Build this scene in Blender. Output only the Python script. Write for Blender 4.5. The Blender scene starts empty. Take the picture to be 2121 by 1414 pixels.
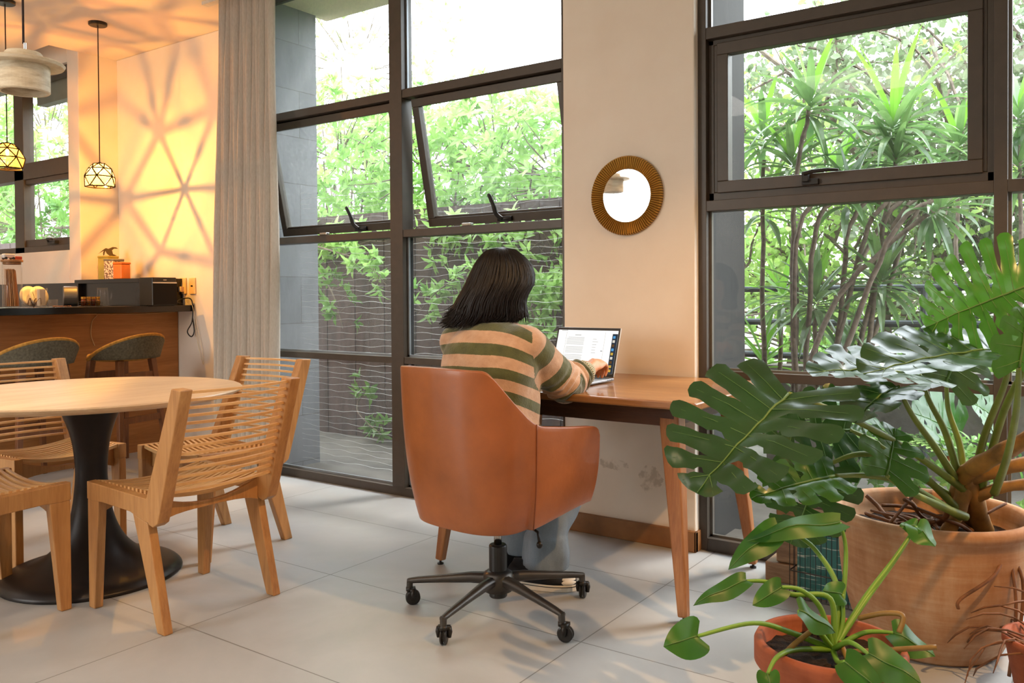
import bpy, math, random
from mathutils import Vector, Matrix
random.seed(7)
PI = math.pi
sc = bpy.context.scene
COL = sc.collection

# ---------------------------------------------------------------- camera
CAMF, CPX, CPY, CAMH = 1747.37, 1060.5, 634.23, 1.12
CR = Vector((0.817592, 0.575744, -0.0065876))
_yaw, _pit, _rol = -0.613447284, -0.0152739302, -0.0065876169
_f = Vector((math.sin(_yaw)*math.cos(_pit), math.cos(_yaw)*math.cos(_pit), math.sin(_pit)))
_r = Vector((math.cos(_yaw), -math.sin(_yaw), 0)); _u = _r.cross(_f)
CR = _r*math.cos(_rol) + _u*math.sin(_rol); CU = -_r*math.sin(_rol) + _u*math.cos(_rol); CF = _f
cam_data = bpy.data.cameras.new('camera'); cam = bpy.data.objects.new('camera', cam_data); COL.objects.link(cam)
m = Matrix((CR, CU, -CF)).transposed().to_4x4(); m.translation = Vector((0, 0, CAMH)); cam.matrix_world = m
cam_data.sensor_fit = 'HORIZONTAL'; cam_data.sensor_width = 36; cam_data.lens = CAMF/2121*36
cam_data.shift_y = -(707-CPY)/2121; cam_data.clip_start = .02; cam_data.clip_end = 300
sc.camera = cam

def P(u, v, t):          # a point of the place seen at photo pixel u, v at depth t along the view axis
    return Vector((0, 0, CAMH)) + (CR*((u-CPX)/CAMF) + CU*(-(v-CPY)/CAMF) + CF)*t

# ---------------------------------------------------------------- exposure, world, lights
sc.view_settings.view_transform = 'Standard'; sc.view_settings.look = 'None'
sc.view_settings.exposure = 0.0; sc.view_settings.gamma = 1; sc.view_settings.use_curve_mapping = False
sc.cycles.max_bounces = 8; sc.cycles.diffuse_bounces = 4; sc.cycles.glossy_bounces = 3
sc.cycles.transparent_max_bounces = 16; sc.cycles.transmission_bounces = 6
sc.cycles.sample_clamp_indirect = 4; sc.cycles.caustics_reflective = False; sc.cycles.caustics_refractive = False
sc.cycles.use_denoising = True
ZC_ROOM = 3.004

world = bpy.data.worlds.new('overcast_sky'); sc.world = world; world.use_nodes = True
wn = world.node_tree; wn.nodes.clear()
wo = wn.nodes.new('ShaderNodeOutputWorld'); wb = wn.nodes.new('ShaderNodeBackground')
wt = wn.nodes.new('ShaderNodeTexCoord'); ws = wn.nodes.new('ShaderNodeSeparateXYZ'); wr = wn.nodes.new('ShaderNodeValToRGB')
wn.links.new(wt.outputs['Generated'], ws.inputs[0]); wn.links.new(ws.outputs['Z'], wr.inputs[0])
wr.color_ramp.elements[0].position = 0.0; wr.color_ramp.elements[0].color = (.30, .33, .30, 1)
wr.color_ramp.elements[1].position = 0.25; wr.color_ramp.elements[1].color = (.86, .94, 1.0, 1)
wn.links.new(wr.outputs[0], wb.inputs[0]); wb.inputs[1].default_value = 9.5
wn.links.new(wb.outputs[0], wo.inputs[0])

def light(name, kind, loc, energy, color, target=None, **kw):
    d = bpy.data.lights.new(name, kind); d.energy = energy; d.color = color
    for k, v in kw.items(): setattr(d, k, v)
    o = bpy.data.objects.new(name, d); COL.objects.link(o); o.location = loc
    if target is not None: o.rotation_euler = (Vector(target)-Vector(loc)).to_track_quat('-Z', 'Y').to_euler()
    return o

# soft sun through thin cloud, from over the garden
light('hazy_sun', 'SUN', (0, 8, 8), 3.2, (1, .96, .88), target=(-1.5, 4.9, 3.4), angle=math.radians(12))
# added fill lights below the ceiling over the unseen rear of the room
for _k, (_x, _y, _e) in enumerate(((-1.2, -.9, 30), (-3.9, -1.2, 28), (-6.6, -.6, 14))):
    light('ceiling_fill_light', 'AREA', (_x, _y, ZC_ROOM-.03), _e, (1, .92, .84), target=(_x, _y, 0), shape='RECTANGLE', size=2.0, size_y=.9)
# added fill light in the invented opening of the unseen back wall
light('rear_fill_light', 'AREA', (-5.05, -3.02, 1.75), 50, (1, .93, .84), target=(-3.2, 3, 1.35), shape='RECTANGLE', size=1.7, size_y=2.3)
# sky portals in the window openings
for _x, _z, _w, _h in ((-3.27, 1.5, 2.3, 3.0), (-.25, 1.5, 2.35, 3.0), (-7.7, 2.2, 2.2, 1.4)):
    _l = light('window_portal', 'AREA', (_x, 3.60, _z), 1, (1, 1, 1), target=(_x, 0, _z), shape='RECTANGLE', size=_w, size_y=_h); _l.data.cycles.is_portal = True
# downlight read from the floor shadows; the dining spot is added, unseen fill
light('ceiling_spot_light', 'SPOT', (.78, 1.75, 2.93), 260, (1, .56, .22), target=(-.75, 2.45, .2), spot_size=math.radians(72), spot_blend=.5, shadow_soft_size=.025)
light('fill_spot_dining', 'SPOT', (-2.2, .2, 2.93), 60, (1, .68, .38), target=(-3.0, 1.9, 0), spot_size=math.radians(95), spot_blend=.7, shadow_soft_size=.06)

# ---------------------------------------------------------------- helpers
def lin(c):
    if isinstance(c, str):
        c = [int(c[i:i+2], 16)/255 for i in (0, 2, 4)]
        return tuple(x/12.92 if x <= .04045 else ((x+.055)/1.055)**2.4 for x in c) + (1,)
    return tuple(c) + ((1,) if len(c) == 3 else ())

class Mat:
    def __init__(s, name):
        s.m = bpy.data.materials.new(name); s.m.use_nodes = True; s.t = s.m.node_tree
        s.b = s.t.nodes['Principled BSDF']; s.out = s.t.nodes['Material Output']
    def n(s, typ, **kw):
        x = s.t.nodes.new(typ)
        for k, v in kw.items(): setattr(x, k, v)
        return x
    def l(s, a, b): s.t.links.new(a, b)
    def coords(s, scale=(1, 1, 1), space='Object'):
        tc = s.n('ShaderNodeTexCoord'); mp = s.n('ShaderNodeMapping'); mp.inputs['Scale'].default_value = scale
        s.l(tc.outputs[space], mp.inputs[0]); return mp.outputs[0]
    def noise(s, co, scale=5, detail=4, rough=.6, dist=0):
        x = s.n('ShaderNodeTexNoise'); x.inputs['Scale'].default_value = scale; x.inputs['Detail'].default_value = detail
        x.inputs['Roughness'].default_value = rough; x.inputs['Distortion'].default_value = dist
        s.l(co, x.inputs['Vector']); return x.outputs['Fac']
    def ramp(s, fac, stops):
        x = s.n('ShaderNodeValToRGB'); e = x.color_ramp.elements
        while len(e) < len(stops): e.new(.5)
        for i, (p, c) in enumerate(stops): e[i].position = p; e[i].color = lin(c)
        s.l(fac, x.inputs[0]); return x.outputs[0]
    def mix(s, fac, a, b):
        x = s.n('ShaderNodeMix', data_type='RGBA')
        if hasattr(fac, 'node'): s.l(fac, x.inputs[0])
        else: x.inputs[0].default_value = fac
        for i, c in ((6, a), (7, b)):
            if hasattr(c, 'node'): s.l(c, x.inputs[i])
            else: x.inputs[i].default_value = lin(c)
        return x.outputs[2]
    def math(s, op, a, b=0, c=0):
        x = s.n('ShaderNodeMath', operation=op)
        for i, q in enumerate((a, b, c)):
            if hasattr(q, 'node'): s.l(q, x.inputs[i])
            else: x.inputs[i].default_value = q
        return x.outputs[0]
    def bump(s, h, strength=.2, dist=.01):
        x = s.n('ShaderNodeBump'); x.inputs['Strength'].default_value = strength; x.inputs['Distance'].default_value = dist
        s.l(h, x.inputs['Height']); s.l(x.outputs[0], s.b.inputs['Normal'])
    def set(s, col=None, rough=.5, metal=0, **kw):
        if col is not None:
            if hasattr(col, 'node'): s.l(col, s.b.inputs['Base Color'])
            else: s.b.inputs['Base Color'].default_value = lin(col)
        if hasattr(rough, 'node'): s.l(rough, s.b.inputs['Roughness'])
        else: s.b.inputs['Roughness'].default_value = rough
        s.b.inputs['Metallic'].default_value = metal
        for k, v in kw.items(): s.b.inputs[k.replace('_', ' ')].default_value = v
        return s.m

def plain(name, col, rough=.5, metal=0, var=.08, scale=8, bump=0, **kw):
    a = Mat(name); co = a.coords(); n = a.noise(co, scale, 5)
    c = lin(col); lo = tuple(x*(1-var*2) for x in c[:3]); hi = tuple(min(1, x*(1+var*2)) for x in c[:3])
    a.set(a.ramp(n, [(.3, lo), (.7, hi)]), rough, metal, **kw)
    if bump: a.bump(a.noise(co, scale*12, 3), bump, .004)
    return a.m

def wood(name, c1, c2, c3=None, grain=(1, 14, 14), scale=3.2, rough=.45, coat=0):
    a = Mat(name); co = a.coords(grain); n = a.noise(co, scale, 8, .65, .6)
    co2 = a.coords(tuple(g*4 for g in grain)); n2 = a.noise(co2, scale*1.5, 3, .6)
    f = a.math('ADD', a.math('MULTIPLY', n, .75), a.math('MULTIPLY', n2, .25))
    col = a.ramp(f, [(.32, c1), (.5, c2), (.68, c3 or c2)])
    a.set(col, rough, 0, Coat_Weight=coat); a.bump(n2, .08, .002); return a.m

class MB:
    """collects shapes into one mesh"""
    def __init__(s): s.v = []; s.f = []
    def add(s, vs, fs):
        o = len(s.v); s.v += [tuple(x) for x in vs]; s.f += [tuple(i+o for i in f) for f in fs]; return s
    def box(s, x0, x1, y0, y1, z0, z1):
        return s.add([(x0, y0, z0), (x1, y0, z0), (x1, y1, z0), (x0, y1, z0), (x0, y0, z1), (x1, y0, z1), (x1, y1, z1), (x0, y1, z1)],
                     [(0, 3, 2, 1), (4, 5, 6, 7), (0, 1, 5, 4), (1, 2, 6, 5), (2, 3, 7, 6), (3, 0, 4, 7)])
    def beam(s, p0, p1, w0, h0, w1=None, h1=None, side=(0, 1, 0)):   # tapered rectangular bar; w along side, h across
        w1 = w0 if w1 is None else w1; h1 = h0 if h1 is None else h1
        p0 = Vector(p0); p1 = Vector(p1); d = (p1-p0).normalized(); sd = Vector(side); sd = (sd-d*sd.dot(d)).normalized(); up = d.cross(sd)
        vs = [p+sd*a*w/2+up*b*h/2 for p, w, h in ((p0, w0, h0), (p1, w1, h1)) for a, b in ((-1, -1), (1, -1), (1, 1), (-1, 1))]
        return s.add(vs, [(0, 3, 2, 1), (4, 5, 6, 7), (0, 1, 5, 4), (1, 2, 6, 5), (2, 3, 7, 6), (3, 0, 4, 7)])
    def tube(s, pts, rad, n=8, cap=True, flat=1.0):
        pts = [Vector(p) for p in pts]; k = len(pts)
        if not isinstance(rad, (list, tuple)): rad = [rad]*k
        d0 = (pts[1]-pts[0]).normalized(); ref = Vector((0, 0, 1)) if abs(d0.z) < .9 else Vector((1, 0, 0))
        side = d0.cross(ref).normalized(); vs = []
        for i, p in enumerate(pts):
            d = (pts[min(i+1, k-1)]-pts[max(i-1, 0)])
            d = d.normalized() if d.length > 1e-9 else d0
            side = side-d*side.dot(d)
            side = side.normalized() if side.length > 1e-6 else d.orthogonal().normalized()
            up = d.cross(side)
            for j in range(n):
                a = 2*PI*j/n; vs.append(p+(side*math.cos(a)+up*math.sin(a)*flat)*rad[i])
        fs = [(i*n+j, i*n+(j+1) % n, (i+1)*n+(j+1) % n, (i+1)*n+j) for i in range(k-1) for j in range(n)]
        if cap: fs += [tuple(range(n-1, -1, -1)), tuple((k-1)*n+j for j in range(n))]
        return s.add(vs, fs)
    def lathe(s, prof, n=32, c=(0, 0, 0), sx=1, sy=1, wob=None, closed=False):
        vs = []; k = len(prof)
        for i, (r, z) in enumerate(prof):
            for j in range(n):
                a = 2*PI*j/n; rr = r*(wob(a, z) if wob else 1)
                vs.append((c[0]+rr*math.cos(a)*sx, c[1]+rr*math.sin(a)*sy, c[2]+z))
        fs = [(i*n+j, i*n+(j+1) % n, (i+1)*n+(j+1) % n, (i+1)*n+j) for i in range(k-1) for j in range(n)]
        if closed: fs += [((k-1)*n+j, (k-1)*n+(j+1) % n, (j+1) % n, j) for j in range(n)]
        else:
            if prof[0][0] > 1e-6: fs.append(tuple(range(n-1, -1, -1)))
            if prof[-1][0] > 1e-6: fs.append(tuple((k-1)*n+j for j in range(n)))
        return s.add(vs, fs)
    def prism(s, poly, axis, a0, a1):   # polygon in the plane across axis, extruded from a0 to a1
        def pt(p, a): return {'x': (a, p[0], p[1]), 'y': (p[0], a, p[1]), 'z': (p[0], p[1], a)}[axis]
        n = len(poly); vs = [pt(p, a0) for p in poly]+[pt(p, a1) for p in poly]
        return s.add(vs, [tuple(range(n-1, -1, -1)), tuple(range(n, 2*n))]+[(i, (i+1) % n, n+(i+1) % n, n+i) for i in range(n)])
    def grid(s, fn, nu, nv, cu=False):
        vs = [fn(i/(nu if cu else nu-1), j/(nv-1)) for j in range(nv) for i in range(nu)]
        fs = [(j*nu+i, j*nu+(i+1) % nu, (j+1)*nu+(i+1) % nu, (j+1)*nu+i) for j in range(nv-1) for i in range(nu if cu else nu-1)]
        return s.add(vs, fs)
    def ell(s, c, r, rot=None, nu=20, nv=12):
        c = Vector(c)
        def fn(a, b):
            th = 2*PI*a; ph = PI*(b-.5); q = Vector((r[0]*math.cos(ph)*math.cos(th), r[1]*math.cos(ph)*math.sin(th), r[2]*math.sin(ph)))
            return c+(rot @ q if rot else q)
        return s.grid(fn, nu, nv, True)
    def build(s, name, mat, parent=None, smooth=False, bevel=0, loc=None, segs=2, ang=35):
        me = bpy.data.meshes.new(name); me.from_pydata(s.v, [], s.f)
        for mm in (mat if isinstance(mat, (list, tuple)) else [mat]): me.materials.append(mm)
        import bmesh
        b = bmesh.new(); b.from_mesh(me); bmesh.ops.recalc_face_normals(b, faces=b.faces)
        b.to_mesh(me); b.free()
        if smooth: me.polygons.foreach_set('use_smooth', [True]*len(me.polygons))
        me.update(); o = bpy.data.objects.new(name, me); COL.objects.link(o)
        if parent: o.parent = parent
        if loc: o.location = loc
        if bevel:
            bv = o.modifiers.new('edge', 'BEVEL'); bv.width = bevel; bv.segments = segs; bv.limit_method = 'ANGLE'; bv.angle_limit = math.radians(ang)
            if smooth: bv.harden_normals = False
        return o

def tag(o, label, cat, group=None, kind=None):
    if label: o['label'] = label
    if cat: o['category'] = cat
    if group: o['group'] = group
    if kind: o['kind'] = kind
    return o
def thing(name, label, cat, loc=(0, 0, 0), rz=0, group=None):
    o = bpy.data.objects.new(name, None); COL.objects.link(o); o.location = loc; o.rotation_euler = (0, 0, rz)
    o.empty_display_size = .1
    return tag(o, label, cat, group)
def struct(o, label=None):
    o['kind'] = 'structure'
    if label: o['label'] = label
    return o
def copy_tree(o, parent=None, label=None):
    c = o.copy(); COL.objects.link(c); c.parent = parent
    if label: c['label'] = label
    for ch in [x for x in o.children]: copy_tree(ch, c)
    return c
def smoothstep(a, b, x):
    t = max(0, min(1, (x-a)/(b-a))); return t*t*(3-2*t)
def lerp(a, b, t): return a+(b-a)*t
def bez(pts, n=16):      # Catmull-Rom through points
    pts = [Vector(p) for p in pts]; out = []
    for i in range(len(pts)-1):
        p0 = pts[max(i-1, 0)]; p1 = pts[i]; p2 = pts[i+1]; p3 = pts[min(i+2, len(pts)-1)]
        for k in range(n):
            t = k/n; out.append(.5*((2*p1)+(p2-p0)*t+(2*p0-5*p1+4*p2-p3)*t*t+(3*p1-p0-3*p2+p3)*t**3))
    out.append(pts[-1]); return out

# ---------------------------------------------------------------- materials
M = {}
def wall_mat():
    a = Mat('plaster'); co = a.coords(space='Object'); n = a.noise(co, 2.2, 6, .6)
    base = a.ramp(n, [(.3, 'E6D8C8'), (.7, 'EEE3D5')])
    # damp patches low on the pier
    n2 = a.noise(co, 9, 6, .7, .8); sp = a.n('ShaderNodeSeparateXYZ'); a.l(co, sp.inputs[0])
    def blob(cx, cz, rx, rz):
        dx = a.math('MULTIPLY', a.math('SUBTRACT', sp.outputs[0], cx), 1/rx); dz = a.math('MULTIPLY', a.math('SUBTRACT', sp.outputs[2], cz), 1/rz)
        d = a.math('SQRT', a.math('ADD', a.math('MULTIPLY', dx, dx), a.math('MULTIPLY', dz, dz)))
        return a.math('LESS_THAN', a.math('ADD', d, a.math('MULTIPLY', n2, 1.6)), 1.55)
    msk = a.math('MAXIMUM', blob(-1.845, .335, .10, .035), blob(-1.655, .29, .075, .075))
    edge = a.math('MULTIPLY', msk, a.ramp(a.noise(co, 30, 4), [(.45, (0, 0, 0)), (.6, (1, 1, 1))]))
    col = a.mix(a.math('MULTIPLY', edge, .5), base, 'A8957E')
    a.set(col, .85); a.bump(a.noise(co, 60, 4), .12, .003); return a.m
M['plaster'] = wall_mat()
M['plaster_outside'] = plain('outside_plaster', 'B9B6AE', .9, var=.06, bump=.2)
M['ceiling'] = plain('ceiling_paint', 'E8DACB', .9, var=.02, scale=2)
def floor_mat():
    a = Mat('floor_tile'); co = a.coords()
    mp = a.n('ShaderNodeMapping'); a.l(co, mp.inputs[0]); mp.inputs['Location'].default_value = (2.535+1.16*8, 6.4-1.685, 0)
    br = a.n('ShaderNodeTexBrick'); br.offset = 0; br.squash = 1
    a.l(mp.outputs[0], br.inputs['Vector'])
    for k, v in (('Scale', 1), ('Mortar Size', .0022), ('Mortar Smooth', .1), ('Bias', 0), ('Brick Width', 1.16), ('Row Height', .64)): br.inputs[k].default_value = v
    br.inputs['Color1'].default_value = (.97, .97, .97, 1); br.inputs['Color2'].default_value = (1, 1, 1, 1); br.inputs['Mortar'].default_value = (.42, .40, .37, 1)
    n = a.noise(co, 1.6, 8, .62, .5); n2 = a.noise(co, 14, 5, .6)
    c = a.ramp(n, [(.3, '9C9E9F'), (.5, 'A9ABAC'), (.72, 'B6B8B9')])
    c2 = a.mix(a.math('MULTIPLY', n2, .25), c, '989591')
    x = a.n('ShaderNodeMix', data_type='RGBA', blend_type='MULTIPLY'); x.inputs[0].default_value = 1
    a.l(c2, x.inputs[6]); a.l(br.outputs['Color'], x.inputs[7])
    a.set(x.outputs[2], a.ramp(n, [(.3, (.34,)*3), (.7, (.44,)*3)]))
    a.bump(br.outputs['Fac'], -.1, .001); return a.m
M['floor'] = floor_mat()
M['frame'] = plain('window_frame_paint', '453B31', .42, var=.05, scale=20)
M['skirting'] = plain('skirting_tile', '8C5F36', .5, var=.12, scale=6)
def glass_mat(name, dust=.05, scale=60, tint=(1, 1, 1), film=0):
    a = Mat(name); t = a.t; t.nodes.remove(a.b)
    tr = a.n('ShaderNodeBsdfTransparent'); tr.inputs[0].default_value = lin(tint)
    gl = a.n('ShaderNodeBsdfGlossy'); gl.inputs['Roughness'].default_value = .02
    ge = a.n('ShaderNodeNewGeometry'); dt = a.n('ShaderNodeVectorMath', operation='DOT_PRODUCT'); a.l(ge.outputs['Normal'], dt.inputs[0]); a.l(ge.outputs['Incoming'], dt.inputs[1])
    c1 = a.math('SUBTRACT', 1, a.math('ABSOLUTE', dt.outputs['Value'])); fres = a.math('MULTIPLY_ADD', a.math('POWER', c1, 5), .96, .035)
    mx = a.n('ShaderNodeMixShader'); a.l(a.math('MULTIPLY', fres, .6), mx.inputs[0]); a.l(tr.outputs[0], mx.inputs[1]); a.l(gl.outputs[0], mx.inputs[2])
    df = a.n('ShaderNodeBsdfTranslucent'); df.inputs[0].default_value = (.9, .93, .95, 1)
    d2 = a.n('ShaderNodeBsdfDiffuse'); d2.inputs[0].default_value = (.9, .93, .95, 1)
    ad = a.n('ShaderNodeMixShader'); ad.inputs[0].default_value = .5; a.l(df.outputs[0], ad.inputs[1]); a.l(d2.outputs[0], ad.inputs[2])
    co = a.coords(); n = a.noise(co, scale, 3, .7); n1 = a.noise(co, 3, 4, .6)
    f = a.math('MULTIPLY', a.ramp(n, [(.42, (.35,)*3), (.72, (1.6,)*3)]), a.ramp(n1, [(.3, (.6,)*3), (.7, (1.3,)*3)]))
    f = a.math('ADD', a.math('MULTIPLY', f, dust), film)
    m2 = a.n('ShaderNodeMixShader'); a.l(f, m2.inputs[0]); a.l(mx.outputs[0], m2.inputs[1]); a.l(ad.outputs[0], m2.inputs[2])
    a.l(m2.outputs[0], a.out.inputs[0]); return a.m
M['glass'] = glass_mat('window_glass', .05)
M['glass_clean'] = glass_mat('cleaner_window_glass', .008)
M['glass_dusty'] = glass_mat('dusty_window_glass', .035, 150)
M['clear'] = glass_mat('clear_glass', .015)
M['black'] = plain('black_plastic', '1A1816', .4, var=.05)
M['blackmetal'] = plain('black_metal', '24211E', .4, .4, var=.05)
M['chrome'] = plain('chrome', 'C9C7C2', .18, 1, var=.02)
M['cord'] = plain('dark_cord', '2A1410', .7)

# ---------------------------------------------------------------- the room
YF, YG, ZC = 3.42, 3.46, 3.004     # inner face of the front wall, face of the window frames, ceiling
XC, YS = -6.484, 3.73              # corner of the kitchen wall, set-back wall behind the bar
b = MB(); b.box(-9.4, 2.2, -3.2, 3.62, -.12, 0); b.box(-6.6, -4.45, 3.62, 3.9, -.12, 0)
struct(b.build('floor', M['floor']))
b = MB()                                                        # ceiling with a narrow recess over the kitchen window
b.box(XC-.005, 2.2, -3.2, 3.42, ZC, ZC+.25); b.box(-9.4, XC-.005, -3.2, 3.205, ZC, ZC+.25)
b.box(-9.4, XC-.005, 3.205, 3.42, ZC+.13, ZC+.25); b.box(XC-.005, -4.45, 3.42, 3.95, ZC, ZC+.25); b.box(-4.45, 2.2, 3.42, 4.1, ZC+.02, ZC+.25)
struct(b.build('ceiling', M['ceiling']))
b = MB()
b.box(-2.105, -1.446, YF, 3.62, 0, ZC)                          # pier between the two windows
KX0, KX1, KZ0, KZ1 = -8.9, -6.652, 1.485, 2.953                 # kitchen window opening
b.box(KX1, XC, YF, 3.95, 0, ZC+.14); b.box(-9.4, KX1, YF, 3.62, 0, KZ0); b.box(-9.4, KX1, YF, 3.62, KZ1, ZC+.14)
b.box(-9.4, KX0, YF, 3.62, KZ0, KZ1)
b.box(XC-.001, -4.44, YS, 3.95, 0, ZC); b.box(-4.56, -4.425, YF, 3.56, 0, ZC); b.box(-4.70, -4.56, 3.50, YS+.01, 0, ZC)
b.box(.95, 2.2, YF, 3.62, 0, ZC)
struct(b.build('wall_front', M['plaster'], bevel=.006))
struct(MB().box(-9.4, -9.2, -3.2, 3.95, 0, ZC+.2).build('wall_left', M['plaster']))
b = MB(); b.box(2.0, 2.2, -3.2, 3.62, 0, ZC); struct(b.build('wall_right', M['plaster']))
b = MB(); b.box(-9.4, -5.95, -3.2, -3.0, 0, ZC); b.box(-4.15, 2.2, -3.2, -3.0, 0, ZC); b.box(-5.95, -4.15, -3.2, -3.0, 0, .6); b.box(-5.95, -4.15, -3.2, -3.0, 2.9, ZC)  # opening invented for the rear fill light
struct(b.build('wall_back', M['plaster']))
b = MB(); b.box(-2.12, -1.436, 3.40, YF+.004, 0, .088); b.box(-1.446, -1.436, 3.40, 3.46, 0, .088)
struct(b.build('baseboard_front', M['skirting'], bevel=.003))

# outside face of the building: stone-clad fins beside the windows
def stone_mat(name, c1, c2, c3, mortar, bw, rh):
    a = Mat(name); tc = a.n('ShaderNodeTexCoord'); sp = a.n('ShaderNodeSeparateXYZ'); a.l(tc.outputs['Object'], sp.inputs[0])
    cb = a.n('ShaderNodeCombineXYZ'); a.l(a.math('ADD', sp.outputs[1], sp.outputs[0]), cb.inputs[0]); a.l(sp.outputs[2], cb.inputs[1])
    br = a.n('ShaderNodeTexBrick'); a.l(cb.outputs[0], br.inputs['Vector']); br.offset = .5
    for k, v in (('Scale', 1), ('Mortar Size', .0025), ('Mortar Smooth', .2), ('Bias', 0), ('Brick Width', bw), ('Row Height', rh)): br.inputs[k].default_value = v
    br.inputs['Color1'].default_value = lin(c1); br.inputs['Color2'].default_value = lin(c2); br.inputs['Mortar'].default_value = lin(mortar)
    co = a.coords((3, 3, 1)); n = a.noise(co, 3, 7, .7)
    a.set(a.mix(a.math('MULTIPLY', a.ramp(n, [(.4, (0,)*3), (.8, (1,)*3)]), .5), br.outputs['Color'], c3), .75); a.bump(n, .3, .01); return a.m
M['stone'] = stone_mat('grey_stone_cladding', '5E6063', '6E7073', '84868A', '45443F', .6, .31)
M['stone_dark'] = stone_mat('dark_stone_cladding', '161513', '1B1A18', '282623', '0E0D0C', .62, .40)
struct(MB().box(-4.56, -4.42, 3.562, 3.97, -.3, 3.6).build('wall_outside_stone', M['stone']))
struct(MB().box(-2.05, -1.47, 3.62, 4.10, -.3, 3.6).build('wall_outside_pier', M['stone_dark']))

# ---------------------------------------------------------------- windows
def hframe(b, x0, x1, z0, z1, y0=YG, y1=YG+.085): b.box(x0, x1, y0, y1, z0, z1)
def window(name): 
    o = bpy.data.objects.new(name, None); COL.objects.link(o); struct(o); return o
def pane(par, x0, x1, z0, z1, mat, y=YG+.052, name='pane'):
    return MB().box(x0, x1, y, y+.006, z0, z1).build(name, mat, par)
def awning(par, x0, x1, z0, z1, ang, mat, handle_x):
    """top-hung sash between x0..x1 and z0..z1, swung outwards by ang"""
    s = bpy.data.objects.new('sash', None); COL.objects.link(s); s.parent = par
    s.location = (0, YG+.03, z1); s.rotation_euler = (ang, 0, 0)
    h = z1-z0; w = .045; b = MB()
    b.box(x0, x1, 0, .045, -w, 0); b.box(x0, x1, 0, .045, -h, -h+w); b.box(x0, x0+w, 0, .045, -h+w, -w); b.box(x1-w, x1, 0, .045, -h+w, -w)
    b.box(x0+w, x1-w, .012, .024, -h+w, -h+w+.012)
    b.build('sash_frame', M['frame'], s, bevel=.003)
    MB().box(x0+w, x1-w, .026, .031, -h+w, -w).build('pane', mat, s)
    hd = MB(); hd.box(handle_x-.035, handle_x+.05, -.022, .0, -h+.008, -h+.03)
    hd.tube(bez([(handle_x-.005, -.02, -h+.02), (handle_x-.03, -.032, -h+.05), (handle_x-.036, -.04, -h+.10), (handle_x-.05, -.05, -h+.16)], 5), [.008]*10+[.007]*5+[.005], 8, flat=1.5)
    hd.build('handle', M['black'], s, smooth=True)
    return s
# window_1, left of the pier: two bays, four lights each
W1X0, W1X1 = -4.42, -2.106
w1 = window('window_1')
b = MB()
hframe(b, W1X0, W1X1, 0, .048); hframe(b, W1X0, W1X1, 2.952, ZC+.02); hframe(b, W1X0, W1X0+.04, .048, 2.96); hframe(b, -2.139, W1X1, .048, 2.952)
hframe(b, -3.259, -3.167, .048, 2.952, YG-.004, YG+.085)
for x0, x1 in ((W1X0+.04, -3.259), (-3.167, -2.139)):
    hframe(b, x0, x1, 2.198, 2.244); hframe(b, x0, x1, 1.434, 1.475); hframe(b, x0, x1, .735, .772)
b.box(-3.19, -3.167, YG+.03, YG+.085, .048, 1.434)
b.build('window_frame', M['frame'], w1, bevel=.002)
b = MB()
for x0, x1 in ((W1X0+.04, -3.259), (-3.167, -2.139)):
    for z0, z1 in ((.048, .735), (.772, 1.434), (2.244, 2.952)):
        b.box(x0, x1, YG+.035, YG+.048, z0, z0+.012); b.box(x0, x0+.01, YG+.035, YG+.048, z0, z1)
b.build('glazing_bead', plain('pale_glazing_bead', '8E959C', .35, .3), w1)
for x0, x1 in ((W1X0+.04, -3.259), (-3.167, -2.139)):
    pane(w1, x0, x1, .048, .735, M['glass_dusty']); pane(w1, x0, x1, .772, 1.434, M['glass_dusty']); pane(w1, x0, x1, 2.244, 2.952, M['glass'])
awning(w1, W1X0+.045, -3.263, 1.483, 2.19, math.radians(12), M['glass'], -3.66)
awning(w1, -3.130, -2.146, 1.483, 2.19, math.radians(12), M['glass'], -2.60)
for x in (-3.80, -2.72):
    MB().box(x-.03, x+.03, YG-.008, YG+.02, 1.474, 1.488).build('catch', M['chrome'], w1, bevel=.003)
# window_2, right of the pier
w2 = window('window_2')
b = MB()
hframe(b, -1.447, -1.409, 0, ZC+.02); hframe(b, -.329, -.286, 0, ZC+.02); hframe(b, .91, .95, 0, ZC+.02)
for x0, x1, z in ((-1.409, -.329, 0), (-.286, .91, 0)):
    hframe(b, x0, x1, 0, .055); hframe(b, x0, x1, .745, .783); hframe(b, x0, x1, 1.468, 1.513 if z == 0 else 1.513)
    hframe(b, x0, x1, 2.966, ZC+.02)
hframe(b, -1.409, -.329, 2.205, 2.254)
b.box(-1.409, -1.385, YG+.03, YG+.085, 1.513, 2.205); b.box(-.352, -.329, YG+.03, YG+.085, 1.513, 2.205)
b.build('window_frame', M['frame'], w2, bevel=.002)
b = MB()
for z0, z1 in ((.055, .745), (.783, 1.468), (2.254, 2.966)):
    for x0 in (-1.409, -.286): b.box(x0, x0+.011, YG+.035, YG+.048, z0, z1)
    b.box(-1.409, -.329, YG+.035, YG+.048, z0, z0+.01); b.box(-.286, .91, YG+.035, YG+.048, z0, z0+.01)
b.box(-.286, -.275, YG+.035, YG+.048, 1.513, 2.254)
b.build('glazing_bead', plain('grey_glazing_bead', '6E6A63', .35, .3), w2)
for x0, x1 in ((-1.409, -.329), (-.286, .91)):
    for z0, z1 in ((.055, .745), (.783, 1.468)): pane(w2, x0, x1, z0, z1, M['glass_clean'])
pane(w2, -1.409, -.329, 2.254, 2.966, M['glass_clean']); pane(w2, -.286, .91, 1.513, 2.966, M['glass_clean'])
s = bpy.data.objects.new('sash', None); COL.objects.link(s); s.parent = w2; s.location = (0, YG+.03, 0)
b = MB(); x0, x1, z0, z1, w = -1.368, -.365, 1.545, 2.185, .05
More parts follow.
